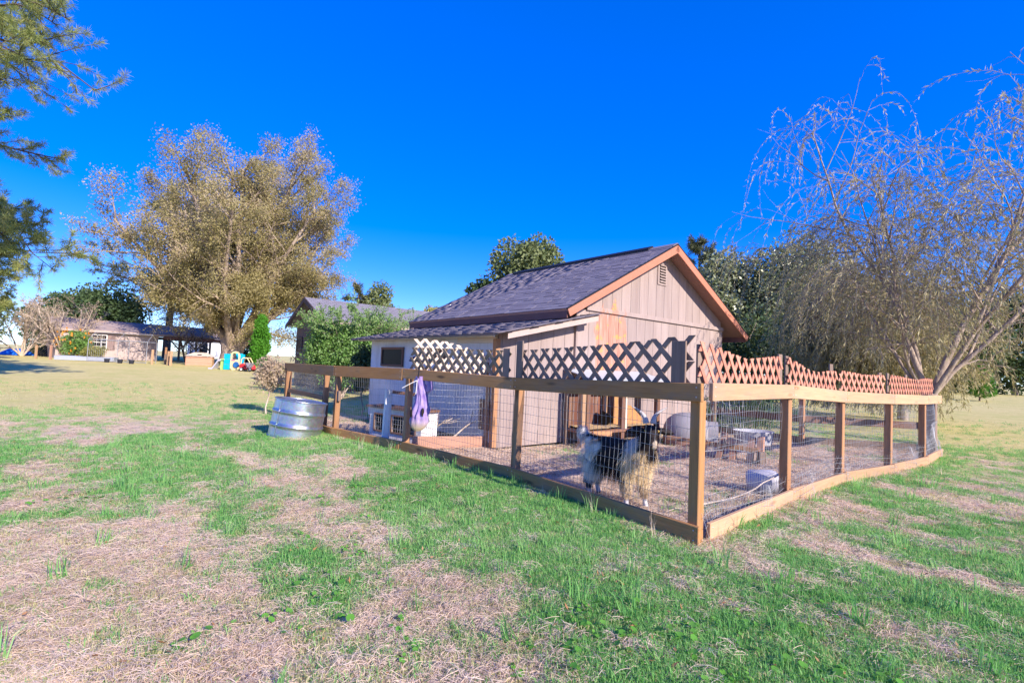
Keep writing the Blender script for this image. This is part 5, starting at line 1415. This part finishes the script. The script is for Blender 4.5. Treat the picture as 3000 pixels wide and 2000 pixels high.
for a, b in (((.14, .58), (.5, .06)), ((.60, .58), (.22, .06)), ((.22, .06), (.52, .06))):
    V, Q = tubes([(np.array([(CX + a[0], CY - .65, CZ + a[1]), (CX + b[0], CY - .65, CZ + b[1])]), .012, 6)]); obj('frame_tube', fast_mesh('tube', V, Q), VENTM, st)
for x in (.22, .52): obj('wheel', lathe([(.001, -.02), (.06, -.02), (.065, 0), (.06, .02), (.001, .02)], 12), VENTM, st, Matrix.Translation((CX + x, CY - .65, CZ + .065)) @ Matrix.Rotation(math.pi / 2, 4, 'X'))

# ---------------------------------------------------------------- things in and around the pen
g = G('galvanised_tank_steel')
co = g.coord('Object'); n1 = g.noise(co, 14, 4, .6); n2 = g.n('TexVoronoi', Vector=co, Scale=30.0).outputs['Color']
col = g.mix(.12, g.ramp(n1, [(.3, (.40, .43, .48)), (.7, (.53, .56, .61))]), n2)
STEEL = g.done(g.pbr(col, g.math('ADD', .26, g.math('MULTIPLY', n1, .16)), .9, normal=g.bump(n1, .08, .01)))
tank = thing('stock_tank', 'tilted round galvanised steel stock tank upturned in the grass by the fence', 'tank', (-3.72, 8.76, -.03), 0)
TM = Matrix.Translation((-3.72, 8.76, -.02)) @ Matrix.Diagonal((1.06, 1.06, 1.06, 1)) @ Matrix.Rotation(math.radians(7), 4, 'Y') @ Matrix.Rotation(math.radians(-3), 4, 'X')
prof = [(.395, 0.0)]
for z in np.linspace(.01, .60, 60):
    b = sum(.017 * math.exp(-((z - zc) / .022) ** 2) for zc in (.19, .41)); prof.append((.405 - .01 * (z / .6) + b, z))
body = obj('tank_wall', lathe([(.385, .005)] + prof + [(.375, .60), (.37, .3), (.37, .02)], 56), STEEL, tank, TM)
obj('tank_bottom', lathe([(.001, .575), (.2, .577), (.372, .58)], 40), STEEL, tank, TM)
a = np.linspace(0, 2 * np.pi, 49)
for rr, zz, rad in ((.402, .60, .011), (.41, .006, .010)):
    V, Q = tubes([(np.array([tuple(TM @ Vector((rr * math.cos(t), rr * math.sin(t), zz))) for t in a]), rad, 8)]); obj('rolled_rim', fast_mesh('rim', V, Q, smooth=True), STEEL, tank)
V, Q = tubes([(np.array([tuple(TM @ Vector((.412 * math.cos(-2.0), .412 * math.sin(-2.0), z))) for z in np.linspace(.02, .58, 4)]), .006, 5)]); obj('wall_seam', fast_mesh('seam', V, Q), STEEL, tank)
tag(obj('stock_tank', lathe([(.001, .0)] + [(.30, 0), (.31, .02), (.335, .26), (.35, .27), (.345, .28), (.325, .27), (.30, .03), (.001, .03)], 36), m_plain('grey_rubber_tub', (.44, .43, .47), .6), None, Matrix.Translation((4.95, 10.15, 0)) @ Matrix.Diagonal((1.15, .9, 1, 1))), 'shallow grey feed tub on the ground by the far low fence', 'tub')

# purple cloth sling tied to the rail
g = G('purple_tshirt_cloth')
co = g.coord('Object'); sp_ = g.n('SeparateXYZ', Vector=co).outputs[2]
nz = g.noise(co, 9, 4, .6)
dirt_ = g.n('MapRange', Value=g.math('ADD', sp_, g.math('MULTIPLY', nz, .12))); g.set(dirt_, 'From Min', .62); g.set(dirt_, 'From Max', .46)
CLOTH = g.done(g.pbr(g.mix(dirt_.outputs[0], g.ramp(nz, [(.3, (.20, .12, .36)), (.7, (.42, .32, .56))]), (.46, .36, .24)), .9, normal=g.bump(nz, .3, .02), spec=.1))
bx, by = -1.335, 7.36
n_a, n_z = 44, 30
zz = np.linspace(.36, 1.16, n_z); aa = np.linspace(0, 2 * np.pi, n_a, endpoint=False)
rad_z = np.interp(zz, [.36, .40, .47, .58, .75, .95, 1.1, 1.16], [.03, .078, .106, .106, .078, .058, .046, .04])
A_, Z_ = np.meshgrid(aa, zz); R_ = np.repeat(rad_z[:, None], n_a, 1)
crease = 1 - 2 * np.abs(np.sin(A_ * 3.5 + 1.6 * np.sin(Z_ * 6) + .8)) ** .6
fold = .34 * sstep(.45, .70, Z_) * crease + .16 * np.sin(A_ * 9 + Z_ * 9) * sstep(.40, .55, Z_) + .05 * np.sin(A_ * 17 - Z_ * 14)
R_ = R_ * (1 + fold)
sway = .035 * np.sin((Z_ - .36) * 5.0)
Xc = bx + .03 * sstep(.5, 1.1, Z_) + sway + R_ * np.cos(A_) * 1.22; Yc = by + R_ * np.sin(A_) * .62
V = np.stack([Xc, Yc, Z_], -1).reshape(-1, 3)
i_, j_ = np.meshgrid(np.arange(n_a), np.arange(n_z - 1)); Q = np.stack([j_ * n_a + i_, j_ * n_a + (i_ + 1) % n_a, (j_ + 1) * n_a + (i_ + 1) % n_a, (j_ + 1) * n_a + i_], -1).reshape(-1, 4)
bag = thing('cloth_sling', 'purple cloth shirt tied up as a hanging sling on the shaded fence rail', 'cloth', (bx, by, .36), 0)
obj('cloth_body', fast_mesh('cloth', V, Q, smooth=True), CLOTH, bag)
V, Q = tubes([(np.array([[bx + .09, by, 1.14], [bx + .15, by - .02, 1.08], [bx + .16, by - .02, .98], [bx + .12, by, .93]]), np.array([.03, .05, .05, .02]), 10)]); obj('sleeve', fast_mesh('sleeve', V, Q, smooth=True), CLOTH, bag)
for ang_, z1 in ((-2.45, .62), (-.75, .64)):
    rr = float(np.interp(z1, zz, rad_z)); cxx, cyy = bx + rr * 1.14 * math.cos(ang_), by + rr * .87 * math.sin(ang_)
    M_ = Matrix.Translation((cxx, cyy, z1)) @ Matrix.Rotation(math.atan2(math.sin(ang_) * .85, math.cos(ang_)), 4, 'Z') @ Matrix.Rotation(math.pi / 2, 4, 'Y')
    obj('arm_hole', lathe([(.001, .006), (.03, .006), (.034, 0), (.03, -.006), (.001, -.006)], 16), DARKIN, bag, M_ @ Matrix.Diagonal((2.0, .75, 1, 1)))
strapm = m_plain('black_strap', (.015, .015, .02), .7)
V, Q = tubes([(np.array([[bx - .02, by + .02, 1.04], [bx - .02, by - .02, 1.15], [bx - .01, by + .005, 1.30], [bx + .03, by + .10, 1.30], [bx + .03, by + .12, 1.1]]), .011, 6)]); obj('strap', fast_mesh('strap', V, Q), strapm, bag)
tie = m_plain('white_cord', (.75, .72, .70), .8)
V, Q = tubes([(np.array([[bx - .03, by - .03, 1.10], [bx - .12, by - .06, 1.05], [bx - .24, by - .05, .98]]), .006, 5), (np.array([[bx - .03, by - .03, 1.10], [bx - .03, by - .05, 1.0], [bx - .035, by - .06, .90]]), .006, 5)]); obj('tie_cord', fast_mesh('cord', V, Q), tie, bag, kind='stuff')

# hutch front with two wired openings, white stake
HD = unit(np.array([1.02, -.73, 0])); HN = np.array([HD[1], -HD[0], 0]) * 1.0       # HN points to the camera side
HN = np.array([-.58, -.81, 0]) if (HN @ np.array([0, -1, 0])) < 0 else HN
HO = np.array([-2.44, 8.82, .03])
def UB(x, y, z): return tuple(HO + HD * x - HN * y + np.array([0, 0, z]))
hut = thing('rabbit_hutch', 'low white hutch with two dark wired openings inside the shaded fence', 'hutch', tuple(HO), math.atan2(HD[1], HD[0]))
for a, b, z0_, z1_ in ((0, 1.28, .0, .13), (0, 1.28, .43, .52), (0, .12, .131, .429), (.42, .56, .131, .429), (1.16, 1.28, .131, .429)):
    obj('front_panel', prism([UB(a, 0, z0_), UB(b, 0, z0_), UB(b, 0, z1_), UB(a, 0, z1_)], tuple(-HN * .02)), WHITE, hut)
for a, b in ((.12, .42), (.56, 1.16)):
    op = obj('opening', prism([UB(a, .05, .13), UB(b, .05, .13), UB(b, .05, .43), UB(a, .05, .43)], tuple(-HN * .01)), DARKIN, hut)
    for z in (.135, .425): board('opening_frame', UB(a, -.012, z), UB(b, -.012, z), .02, .03, WOOD_BROWN, op)
    for x in (a + .012, b - .012): board('opening_frame', UB(x, -.012, .15), UB(x, -.012, .41), .02, .03, WOOD_BROWN, op, up=tuple(HD))
    V, Q = tubes([(np.array([UB(x, .0, .14), UB(x, .0, .42)]), .003, 4) for x in np.arange(a + .05, b, .06)] + [(np.array([UB(a, .0, z), UB(b, .0, z)]), .003, 4) for z in (.2, .28, .36)]); obj('opening_wire', fast_mesh('bars', V, Q), WIRE_WHITE, op, kind='stuff')
obj('roof', prism([UB(-.06, -.05, .525), UB(1.33, -.05, .525), UB(1.33, -.05, .56), UB(-.06, -.05, .56)], tuple(-HN * .42)), WOOD_BROWN, hut)
for x in (0, 1.26): obj('side_panel', prism([UB(x, .021, .0), UB(x + .02, .021, .0), UB(x + .02, .021, .52), UB(x, .021, .52)], tuple(-HN * .34)), WHITE, hut)
stk = board('white_stake', (-1.99, 8.14, -.03), (-1.97, 8.15, .90), .06, .11, WHITE, up=tuple(VX)); tag(stk, 'upright white painted board leaning inside the shaded fence by the hutch', 'board')
t_ = board('roost_bar', (-1.95, 8.28, .86), (-1.42, 8.02, .84), .04, .05, WOOD_BROWN); tag(t_, 'short brown roost bar over the white hutch', 'bar')

# goat shelter against the gable wall
def SB(t, o_, z): return BW(t, WALL_S - o_, z)                  # o_ = distance out from the wall
sh = thing('goat_shelter', 'open-fronted rough timber shelter with straw bed against the barn wall', 'shelter', SB(-1.9, .4, 0), YAW)
for t, w_, m_ in ((-3.02, .10, WOOD_NEW), (-2.90, .09, WOOD_BROWN), (-1.93, .09, WOOD_BROWN), (-.80, .09, WOOD_BROWN)):
    board('post', SB(t, .50, 0), SB(t, .50, 1.16), w_, .09, m_, sh, up=tuple(VX))
for t in (-2.95, -1.9, -.8): board('rear_post', SB(t, .06, 0), SB(t, .06, 1.25), .07, .07, WOOD_DARK, sh, up=tuple(VX))
board('platform', SB(-2.95, .29, .27), SB(-.78, .29, .27), .56, .05, WOOD_BROWN, sh)
board('front_sill', SB(-2.84, .585, .24), SB(-2.32, .585, .22), .04, .12, WOOD_POST, sh)
REDIN = m_wood('red_stained_boards', (.12, .045, .03), (.22, .09, .06), knots=False)
for k in range(6):
    t = -2.86 + k * .155; board('rear_board', SB(t, .03, .30), SB(t, .03, 1.22), .03, .145, REDIN if k % 3 else WOOD_BROWN, sh, up=tuple(VX))
board('partition', SB(-1.93, .10, .30), SB(-1.93, .10, 1.2), .03, .1, WOOD_NEW, sh, up=tuple(VX))
board('pale_stud', SB(-1.83, .50, .28), SB(-1.83, .50, 1.16), .07, .05, WOOD_PALE, sh, up=tuple(VX))
PLY = m_wood('chewed_orange_plywood', (.34, .16, .06), (.52, .27, .11), knots=False, weather=.12)
ply = [(-1.78, .30), (-.86, .30), (-.87, .42), (-1.0, .52), (-1.12, .60), (-1.2, .68), (-1.38, .70), (-1.50, .72), (-1.54, .80), (-1.50, .88), (-1.56, .97), (-1.64, 1.02), (-1.60, 1.16), (-1.78, 1.16)]
obj('chewed_panel', prism([SB(t, .20, z) for t, z in ply], tuple(UX * .016)), PLY, sh)
METAL = m_plain('pale_sheet_metal', (.56, .60, .66), .5, .3, .06)
obj('roof_sheet', prism([SB(-3.0, .70, 1.19), SB(-.7, .70, 1.19), SB(-.7, .70, 1.205), SB(-3.0, .70, 1.205)], tuple(UX * .68 + np.array([0, 0, .16]))), METAL, sh)
HAY = G('golden_straw'); co = HAY.coord('Object'); nz = HAY.noise(HAY.mapping(co, (30, 30, 30)), 1.0, 5, .7)
HAY = HAY.done(HAY.pbr(HAY.ramp(nz, [(.3, (.36, .23, .10)), (.6, (.64, .46, .26)), (.8, (.78, .62, .40))]), .9, normal=HAY.bump(nz, .9, .03)))
n_ = 26; uu, vv = np.meshgrid(np.linspace(0, 1, n_), np.linspace(0, 1, 8))
pp = np.array([SB(-2.84 + 2.0 * a, .54 - .50 * b, .30) for a, b in zip(uu.ravel(), vv.ravel())]); pp[:, 2] += .012 + .06 * fbm(uu.ravel() * 9, vv.ravel() * 4, 3, 3)
i_, j_ = np.meshgrid(np.arange(n_ - 1), np.arange(7)); Q = np.stack([j_ * n_ + i_, j_ * n_ + i_ + 1, (j_ + 1) * n_ + i_ + 1, (j_ + 1) * n_ + i_], -1).reshape(-1, 4)
obj('straw_bed', fast_mesh('straw', pp, Q, smooth=True), HAY, sh)
tag(obj('bucket', lathe([(.001, 0), (.10, 0), (.13, .22), (.14, .22), (.125, .21), (.095, .01), (.001, .012)], 20), VENTM, None, Matrix.Translation(SB(-2.15, .22, .36)) @ Matrix.Rotation(.5, 4, 'Y')), 'black tipped bucket on the straw inside the shelter', 'bucket')
# igloo kennel
igl = thing('igloo_kennel', 'pale domed plastic igloo kennel with brown doorway beside the shelter', 'kennel', (3.42, 9.62, 0), 0)
IGL = m_plain('pale_igloo_plastic', (.30, .275, .29), .7, var=.12)
IM = Matrix.Translation((3.42, 9.62, 0)) @ Matrix.Rotation(-.35, 4, 'Z') @ Matrix.Scale(.78, 4)
obj('base_ring', lathe([(.001, 0), (.55, 0), (.56, .02), (.56, .20), (.54, .22), (.001, .22)], 28), m_plain('brown_igloo_base', (.33, .19, .14), .6), igl, IM)
obj('dome', lathe([(.555, .20), (.57, .24), (.55, .45), (.47, .62), (.32, .74), (.15, .79), (.001, .80)], 28), IGL, igl, IM)
ar = [(-.24, 0), (.24, 0)] + [(.24 * math.cos(t), .30 + .24 * math.sin(t)) for t in np.linspace(0, math.pi, 9)]
obj('door_hood', prism([tuple(IM @ Vector((.42, a * 1.2, b * 1.15))) for a, b in ar], tuple(IM.to_3x3() @ Vector((.28, 0, 0)))), IGL, igl)
obj('doorway', prism([tuple(IM @ Vector((.70, a, b))) for a, b in ar], tuple(IM.to_3x3() @ Vector((.006, 0, 0)))), m_plain('brown_doorway', (.17, .08, .055), .8), igl)
# climbing blocks on a bar
ss = thing('climbing_rack', 'low bar carrying a row of tilted red-brown wood blocks in the pen', 'rack', (3.45, 8.0, 0), 0)
A1, A2 = np.array([3.0, 8.32, .26]), np.array([3.86, 7.72, .23])
board('bar', tuple(A1 - (A2 - A1) * .35), tuple(A2), .04, .07, WOOD_POST, ss)
for f_, tl, hh_ in ((.18, .02, .30), (.42, .28, .44), (.62, .08, .34), (.86, .12, .42), (1.0, .05, .44)):
    c = A1 + (A2 - A1) * f_ + np.array([.04, .05, 0]); c[2] = 0
    board('block', tuple(c), tuple(c + np.array([tl * .3, -tl * .1, hh_])), .13, .09, WOOD_RED, ss, up=(.8, -.55, 0))
board('foot_post', (A2[0] + .02, A2[1] - .04, -.02), (A2[0] + .02, A2[1] - .04, .22), .1, .1, WOOD_DARK, ss)
# white jug by the second post
jug = thing('plastic_jug', 'scuffed white plastic jug lying against a post of the sunlit fence', 'jug', (2.95, 5.86, 0), 0)
JM = Matrix.Translation((2.86, 5.98, .13)) @ Matrix.Rotation(-.6, 4, 'Z') @ Matrix.Rotation(1.45, 4, 'Y')
JP = m_plain('milky_white_plastic', (.46, .44, .52), .5)
obj('jug_body', lathe([(.001, 0), (.11, 0), (.13, .03), (.13, .26), (.11, .31), (.05, .36), (.035, .37), (.035, .40), (.001, .40)], 22), JP, jug, JM)
V, Q = tubes([(np.array([tuple(JM @ Vector((.05 + .06 * math.sin(t), 0, .37 - .10 * t / 1.5))) for t in np.linspace(0, 2.2, 7)]), .014, 6)]); obj('handle', fast_mesh('handle', V, Q, smooth=True), JP, jug)
# bleached branches lying in the pen
def fallen(label, pts, r, kids, seed, mat=BARK_GREY):
    rng = np.random.default_rng(seed); pts = np.array(pts, float)
    t = np.linspace(0, len(pts) - 1, 12); P = np.stack([np.interp(t, np.arange(len(pts)), pts[:, k]) for k in range(3)], 1) + rng.normal(size=(12, 3)) * .006
    paths = [(P, np.linspace(r, r * .45, 12), 6)]
    for k in range(kids):
        i = rng.integers(3, 10); d = unit(P[i + 1] - P[i]); nd = unit(d + perp(rng, d) * .9 + np.array([0, 0, .35])); paths.append((wiggle(rng, P[i], nd, .15 + .3 * rng.random(), 5, .15), np.linspace(r * .5, r * .2, 5), 4))
    V, Q = tubes(paths); tag(obj('fallen_branch', fast_mesh('branch', V, Q, smooth=True), mat), label, 'branch', 'bare branches lying in the pen')
fallen('bleached forked branch propped against the white lean-to wall', [(-1.28, 8.05, .03), (-.95, 8.35, .12), (-.7, 8.5, .33), (-.38, 8.55, .52)], .022, 3, 1)
fallen('crooked pale branch lying on the earth below the white lean-to wall', [(-1.75, 8.2, .04), (-1.4, 8.5, .12), (-1.15, 8.75, .34), (-.95, 8.9, .42)], .018, 4, 2)
fallen('long stripped branch lying across the pen inside the sunlit fence', [(1.9, 5.1, .03), (2.5, 5.35, .10), (3.2, 5.75, .30)], .013, 1, 3)
fallen('thin dark branch on the straw behind the goat', [(1.55, 5.6, .02), (1.75, 5.9, .06), (1.65, 6.3, .14)], .010, 3, 4, BARK_WILLOW)
# loose sticks and straw over the pen floor
rng = np.random.default_rng(44); paths = []
sx_, sy_ = field(2600, 4.2, 11.5, 45, -15, 42)
kk = in_pen(sx_, sy_); sx_, sy_ = sx_[kk], sy_[kk]
for x, y in zip(sx_, sy_):
    if ((x - APEX[0]) * UX[0] + (y - APEX[1]) * UX[1] > .2): continue
    a = rng.random() * 6.283; L = .06 + .28 * rng.random() ** 2; m = .5 * L * np.array([math.cos(a), math.sin(a), rng.normal() * .12]); c = np.array([x, y, .012 + .02 * rng.random()])
    paths.append((np.array([c - m, c + rng.normal(size=3) * .012, c + m]), .0018 + .0035 * rng.random() ** 2, 3))
V, Q = tubes(paths); obj('twig_litter', fast_mesh('twig_litter', V, Q), BARK_GREY, kind='stuff')
# wall lantern on the white wall
lt = thing('wall_lantern', 'dark blue lantern hanging from a wire hook on the white lean-to wall', 'lantern', BW(-4.62, 2.93, 1.38), 0)
LB = m_plain('dark_blue_enamel', (.03, .035, .12), .4)
LM = Matrix.Translation(BW(-4.62, 2.93, 1.36))
obj('cap', lathe([(.001, .13), (.04, .12), (.11, .06), (.115, .05), (.001, .05)], 20), LB, lt, LM)
obj('rim', lathe([(.10, .02), (.12, .03), (.12, .045), (.10, .04)], 20), LB, lt, LM)
V, Q = tubes([(np.array([tuple(np.array(BW(-4.62, 2.93, 1.36)) + np.array([0, .07 * math.cos(t), .2 + .07 * math.sin(t)])) for t in np.linspace(-.9, 3.9, 12)]), .005, 5)]); obj('hook', fast_mesh('hook', V, Q), VENTM, lt)
V, Q = tubes([(np.array([tuple(np.array(BW(-4.62, 2.93, 1.36)) + np.array([.0, .08 * math.cos(t), -.03 - .05 * math.sin(t)])) for t in np.linspace(0, 3.14, 9)]), .004, 5)]); obj('bail', fast_mesh('bail', V, Q), VENTM, lt)

# ---------------------------------------------------------------- the goat
def goat():
    T0 = np.array([1.0, 5.4, 0.0]); yaw = math.radians(-54); GS = 1.15
    root = thing('goat', 'shaggy black and cream horned goat standing behind the wire looking out', 'goat', tuple(T0), yaw)
    # skeleton: x forward, y left, z up (metres)
    P = {}; R = {}; E = []
    def j(n, p, r, par=None):
        P[n] = p; R[n] = r if isinstance(r, tuple) else (r, r)
        if par: E.append((par, n))
    j('pelvis', (0, 0, .47), (.125, .135))
    j('rump', (-.10, 0, .47), (.095, .105), 'pelvis')
    j('tail1', (-.19, 0, .55), .028, 'rump'); j('tail2', (-.25, .01, .60), .03, 'tail1'); j('tail3', (-.29, .02, .585), .012, 'tail2')
    j('belly', (.16, 0, .43), (.165, .155), 'pelvis'); j('ribs', (.32, 0, .44), (.15, .15), 'belly'); j('chest', (.46, 0, .46), (.115, .14), 'ribs')
    j('neck1', (.54, -.02, .56), (.085, .10), 'chest'); j('neck2', (.585, -.045, .645), (.07, .08), 'neck1')
    j('skull', (.61, -.06, .705), (.066, .064), 'neck2'); j('brow', (.648, -.095, .69), (.055, .055), 'skull')
    j('bridge', (.685, -.130, .635), (.042, .042), 'brow'); j('muzzle', (.708, -.150, .585), (.036, .036), 'bridge'); j('nose', (.716, -.156, .562), .026, 'muzzle')
    for s in (1, -1):
        k = 'l' if s > 0 else 'r'; dx = .03 * s
        j('sh' + k, (.43, .075 * s, .40), .062, 'chest'); j('el' + k, (.40 + dx, .085 * s, .30), .043, 'sh' + k); j('kn' + k, (.425 + dx, .085 * s, .175), .027, 'el' + k)
        j('ft' + k, (.425 + dx, .085 * s, .065), .021, 'kn' + k); j('ho' + k, (.44 + dx, .085 * s, .012), .026, 'ft' + k)
        j('hp' + k, (-.02, .075 * s, .40), .078, 'pelvis'); j('st' + k, (.05 - dx, .09 * s, .30), .056, 'hp' + k); j('hk' + k, (-.095 - dx, .085 * s, .19), .029, 'st' + k)
        j('hf' + k, (-.075 - dx, .085 * s, .065), .021, 'hk' + k); j('hh' + k, (-.055 - dx, .085 * s, .012), .026, 'hf' + k)
    names = list(P); me = bpy.data.meshes.new('goat_body')
    me.from_pydata([P[n] for n in names], [(names.index(a), names.index(b)) for a, b in E], [])
    M = Matrix.Translation(T0) @ Matrix.Rotation(yaw, 4, 'Z') @ Matrix.Scale(GS, 4)
    o = obj('body', me, None, root, M)
    sk = o.modifiers.new('skin', 'SKIN'); sk.use_smooth_shade = True
    for i, n in enumerate(names): me.skin_vertices[0].data[i].radius = R[n]
    me.skin_vertices[0].data[names.index('pelvis')].use_root = True
    sub = o.modifiers.new('sub', 'SUBSURF'); sub.levels = 2; sub.render_levels = 2
    dg = bpy.context.evaluated_depsgraph_get(); dg.update()
    ev = bpy.data.meshes.new_from_object(o.evaluated_get(dg))
    o.modifiers.clear(); o.data = ev; ev.name = 'goat_body'
    ev.polygons.foreach_set('use_smooth', np.ones(len(ev.polygons), bool))
    n = len(ev.vertices); co = np.empty(n * 3, np.float32); ev.vertices.foreach_get('co', co); co = co.reshape(-1, 3)
    no = np.empty(n * 3, np.float32); ev.vertices.foreach_get('normal', no); no = no.reshape(-1, 3)
    rng = np.random.default_rng(3)
    BLK, CRM, GRY, WHT, BRN = (np.array(c) for c in ((.022, .017, .02), (.74, .55, .33), (.46, .35, .25), (.75, .72, .72), (.42, .30, .19)))
    def coat(p):
        x, y, z = p[:, 0], p[:, 1], p[:, 2]; c = np.tile(BLK, (len(p), 1))
        nz = fbm(x * 9 + 4, z * 9 + y * 5, 7, 3) - .5
        rear = (x < .13 + .25 * nz) & (z < .50 + .3 * nz); c[rear] = CRM * .35 + np.array((.86, .80, .72)) * .65
        back = (x < .10 + .3 * nz) & (z >= .50 + .3 * nz) & (z < .55); c[back] = GRY
        ch = (x > .40 + .1 * nz) & (z < .50 + .25 * nz) & (z > .12); c[ch] = CRM
        sh = (x > .30) & (x <= .43) & (z < .26); c[sh] = GRY
        low = (z < .10); c[low] = WHT * .8
        leg = (z < .19) & (z >= .10); c[leg] = np.where((x[leg] > .2)[:, None], BRN, BLK + .03)
        wp = ((x - .46) ** 2 + (z - .57) ** 2 < .075 ** 2) & (x < .54); c[wp] = WHT * .55 + CRM * .12
        tl = (x < -.16) & (z > .50); c[tl] = WHT * .7 + CRM * .15
        al = (x - .61) * .755 - (y + .06) * .655; hd = (z > .545) & (al > .02); c[hd] = BLK
        mz = (al > .105) & (z < .63) & ((x - .61) * .655 + (y + .06) * .755 > -.012); c[mz] = BRN * .8 + .2 * WHT
        hf = z < .03; c[hf] = np.array((.10, .08, .07))
        return c
    col = coat(co)
    at = ev.attributes.new('coat', 'FLOAT_COLOR', 'POINT'); at.data.foreach_set('color', np.concatenate([col, np.ones((n, 1))], 1).astype(np.float32).ravel())
    g = G('goat_hide'); ca = g.n('Attribute', {'attribute_name': 'coat'}).outputs['Color']
    nz = g.noise(g.mapping(g.coord('Object'), (40, 40, 12)), 1.0, 4, .6)
    HIDE = g.done(g.pbr(g.mix(g.math('MULTIPLY', nz, .25), ca, (.1, .08, .06)), .85, normal=g.bump(nz, .6, .01), spec=.05))
    ev.materials.clear(); ev.materials.append(HIDE)
    # long hair: strands rooted on the hide, longest on flanks, chest and hind legs
    m = 34000
    pick = rng.integers(0, n, m); Cc = co[pick] + rng.normal(size=(m, 3)) * .008; Nn = no[pick]
    ok = (Cc[:, 2] > .10) & ~(((Cc[:, 0] - .61) * .755 - (Cc[:, 1] + .06) * .655 > .02) & (Cc[:, 2] > .53)); Cc, Nn = Cc[ok], Nn[ok]; m = len(Cc)
    x, z = Cc[:, 0], Cc[:, 2]
    flank = (z < .48) & (z > .22); L = np.where(flank, .13, .045)
    L = np.where((x < .14) & (z < .50) & (z > .28), .13, L); L = np.where((x > .38) & (z < .54) & (z > .28), .11, L); L = np.where(z <= .28, .05, L); L = np.where(z <= .16, .018, L); L = np.where(x < -.15, .06, L)
    L = L * (.55 + .7 * rng.random(m))
    lockid = np.floor(Cc * 22).astype(int); jit = np.stack([hash2(lockid[:, 0] + 50, lockid[:, 2] + 9 * lockid[:, 1], k) for k in (1, 2, 3)], 1) - .5
    d1 = unit(Nn * .55 + np.array([-.25, 0, -.55]) + jit * .3 + rng.normal(size=(m, 3)) * .07)
    d2 = unit(d1 * .4 + np.array([-.10, 0, -1.0]) + jit * .28)
    B = Cc; Md = B + d1 * (L * .45)[:, None]; Tp = Md + d2 * (L * .6)[:, None]
    Tp[:, 2] = np.maximum(Tp[:, 2], .02)
    S = unit(np.cross(d1, Nn + rng.normal(size=(m, 3)) * .3)) * .0009
    V = np.stack([B - S, B + S, Md + S, Md - S, Tp + S * .25, Tp - S * .25], 1).reshape(-1, 3)
    k = np.arange(m)[:, None] * 6; Q = np.concatenate([k + np.array([[0, 1, 2, 3]]), k + np.array([[3, 2, 4, 5]])])
    hc = coat(Cc) * (.8 + .45 * rng.random((m, 1)))
    hme = fast_mesh('goat_hair', V, Q, attrs={'coat': np.repeat(hc, 6, 0)})
    g = G('goat_hair'); ca = g.n('Attribute', {'attribute_name': 'coat'}).outputs['Color']
    obj('hair', hme, g.done(g.pbr(ca, .8, spec=.04)), root, M, kind='stuff')
    # horns: flattened, sweeping up and outwards
    HORN = m_plain('grey_horn', (.46, .42, .44), .5, var=.2, scale=30)
    hx, hy, hz_ = .60, -.062, .755
    fw = np.array([.755, -.655, 0]); lf = np.array([.655, .755, 0])
    for s in (1, -1):
        base = np.array([hx, hy, hz_]) + lf * .028 * s; t = np.linspace(0, 1, 9)[:, None]
        path = base + np.array([0, 0, 1]) * (.135 * t ** .8) + lf * s * (.02 * t + .10 * t ** 2.2) - fw * (.03 * t)
        V, Q = tubes([(path, np.linspace(.026, .004, 9), 10)])
        V = V.reshape(9, 10, 3); V = path[:, None] + (V - path[:, None]) * 1.0; V = V.reshape(-1, 3)
        obj('horn', fast_mesh('horn', V, Q, smooth=True), HORN, root, M)
        # ears: flat leaves held out sideways, drooping a little
        eb = np.array([.605, -.06, .705]) + lf * .055 * s
        prof = [(0, .012), (.035, .026), (.08, .028), (.12, .017), (.145, .002)]
        V = []; 
        for a, w in prof:
            c = eb + lf * s * a + np.array([0, 0, -.16 * a]) 
            V += [c + np.array([0, 0, w]) - fw * .004, c + fw * .010, c + np.array([0, 0, -w]) - fw * .004, c - fw * .008]
        Q = [[i * 4 + q, i * 4 + (q + 1) % 4, (i + 1) * 4 + (q + 1) % 4, (i + 1) * 4 + q] for i in range(4) for q in range(4)]
        obj('ear', fast_mesh('ear', V, Q, attrs={'coat': np.tile(BLK * 1.5, (len(V), 1))}, smooth=True), HIDE, root, M)
        ep = np.array([.650, -.095, .70]) + lf * .052 * s
        obj('eye', lathe([(.001, -.011), (.008, -.008), (.011, 0), (.008, .008), (.001, .011)], 12), m_plain('amber_eye', (.35, .22, .05), .15, spec=.6), root, M @ Matrix.Translation(ep))
    # beard
    m = 260; b = np.array([.695, -.14, .555]) + rng.normal(size=(m, 3)) * np.array([.012, .016, .008])
    D = unit(np.array([-.05, .05, -1]) + rng.normal(size=(m, 3)) * .13)
    V, Q = leaf_quads(b, D, .07 + .07 * rng.random(m), .0015, rng)
    obj('beard', fast_mesh('beard', V, Q, attrs={'coat': np.tile(BLK * 1.6, (len(V), 1))}), bpy.data.materials['goat_hair'], root, M, kind='stuff')
goat()
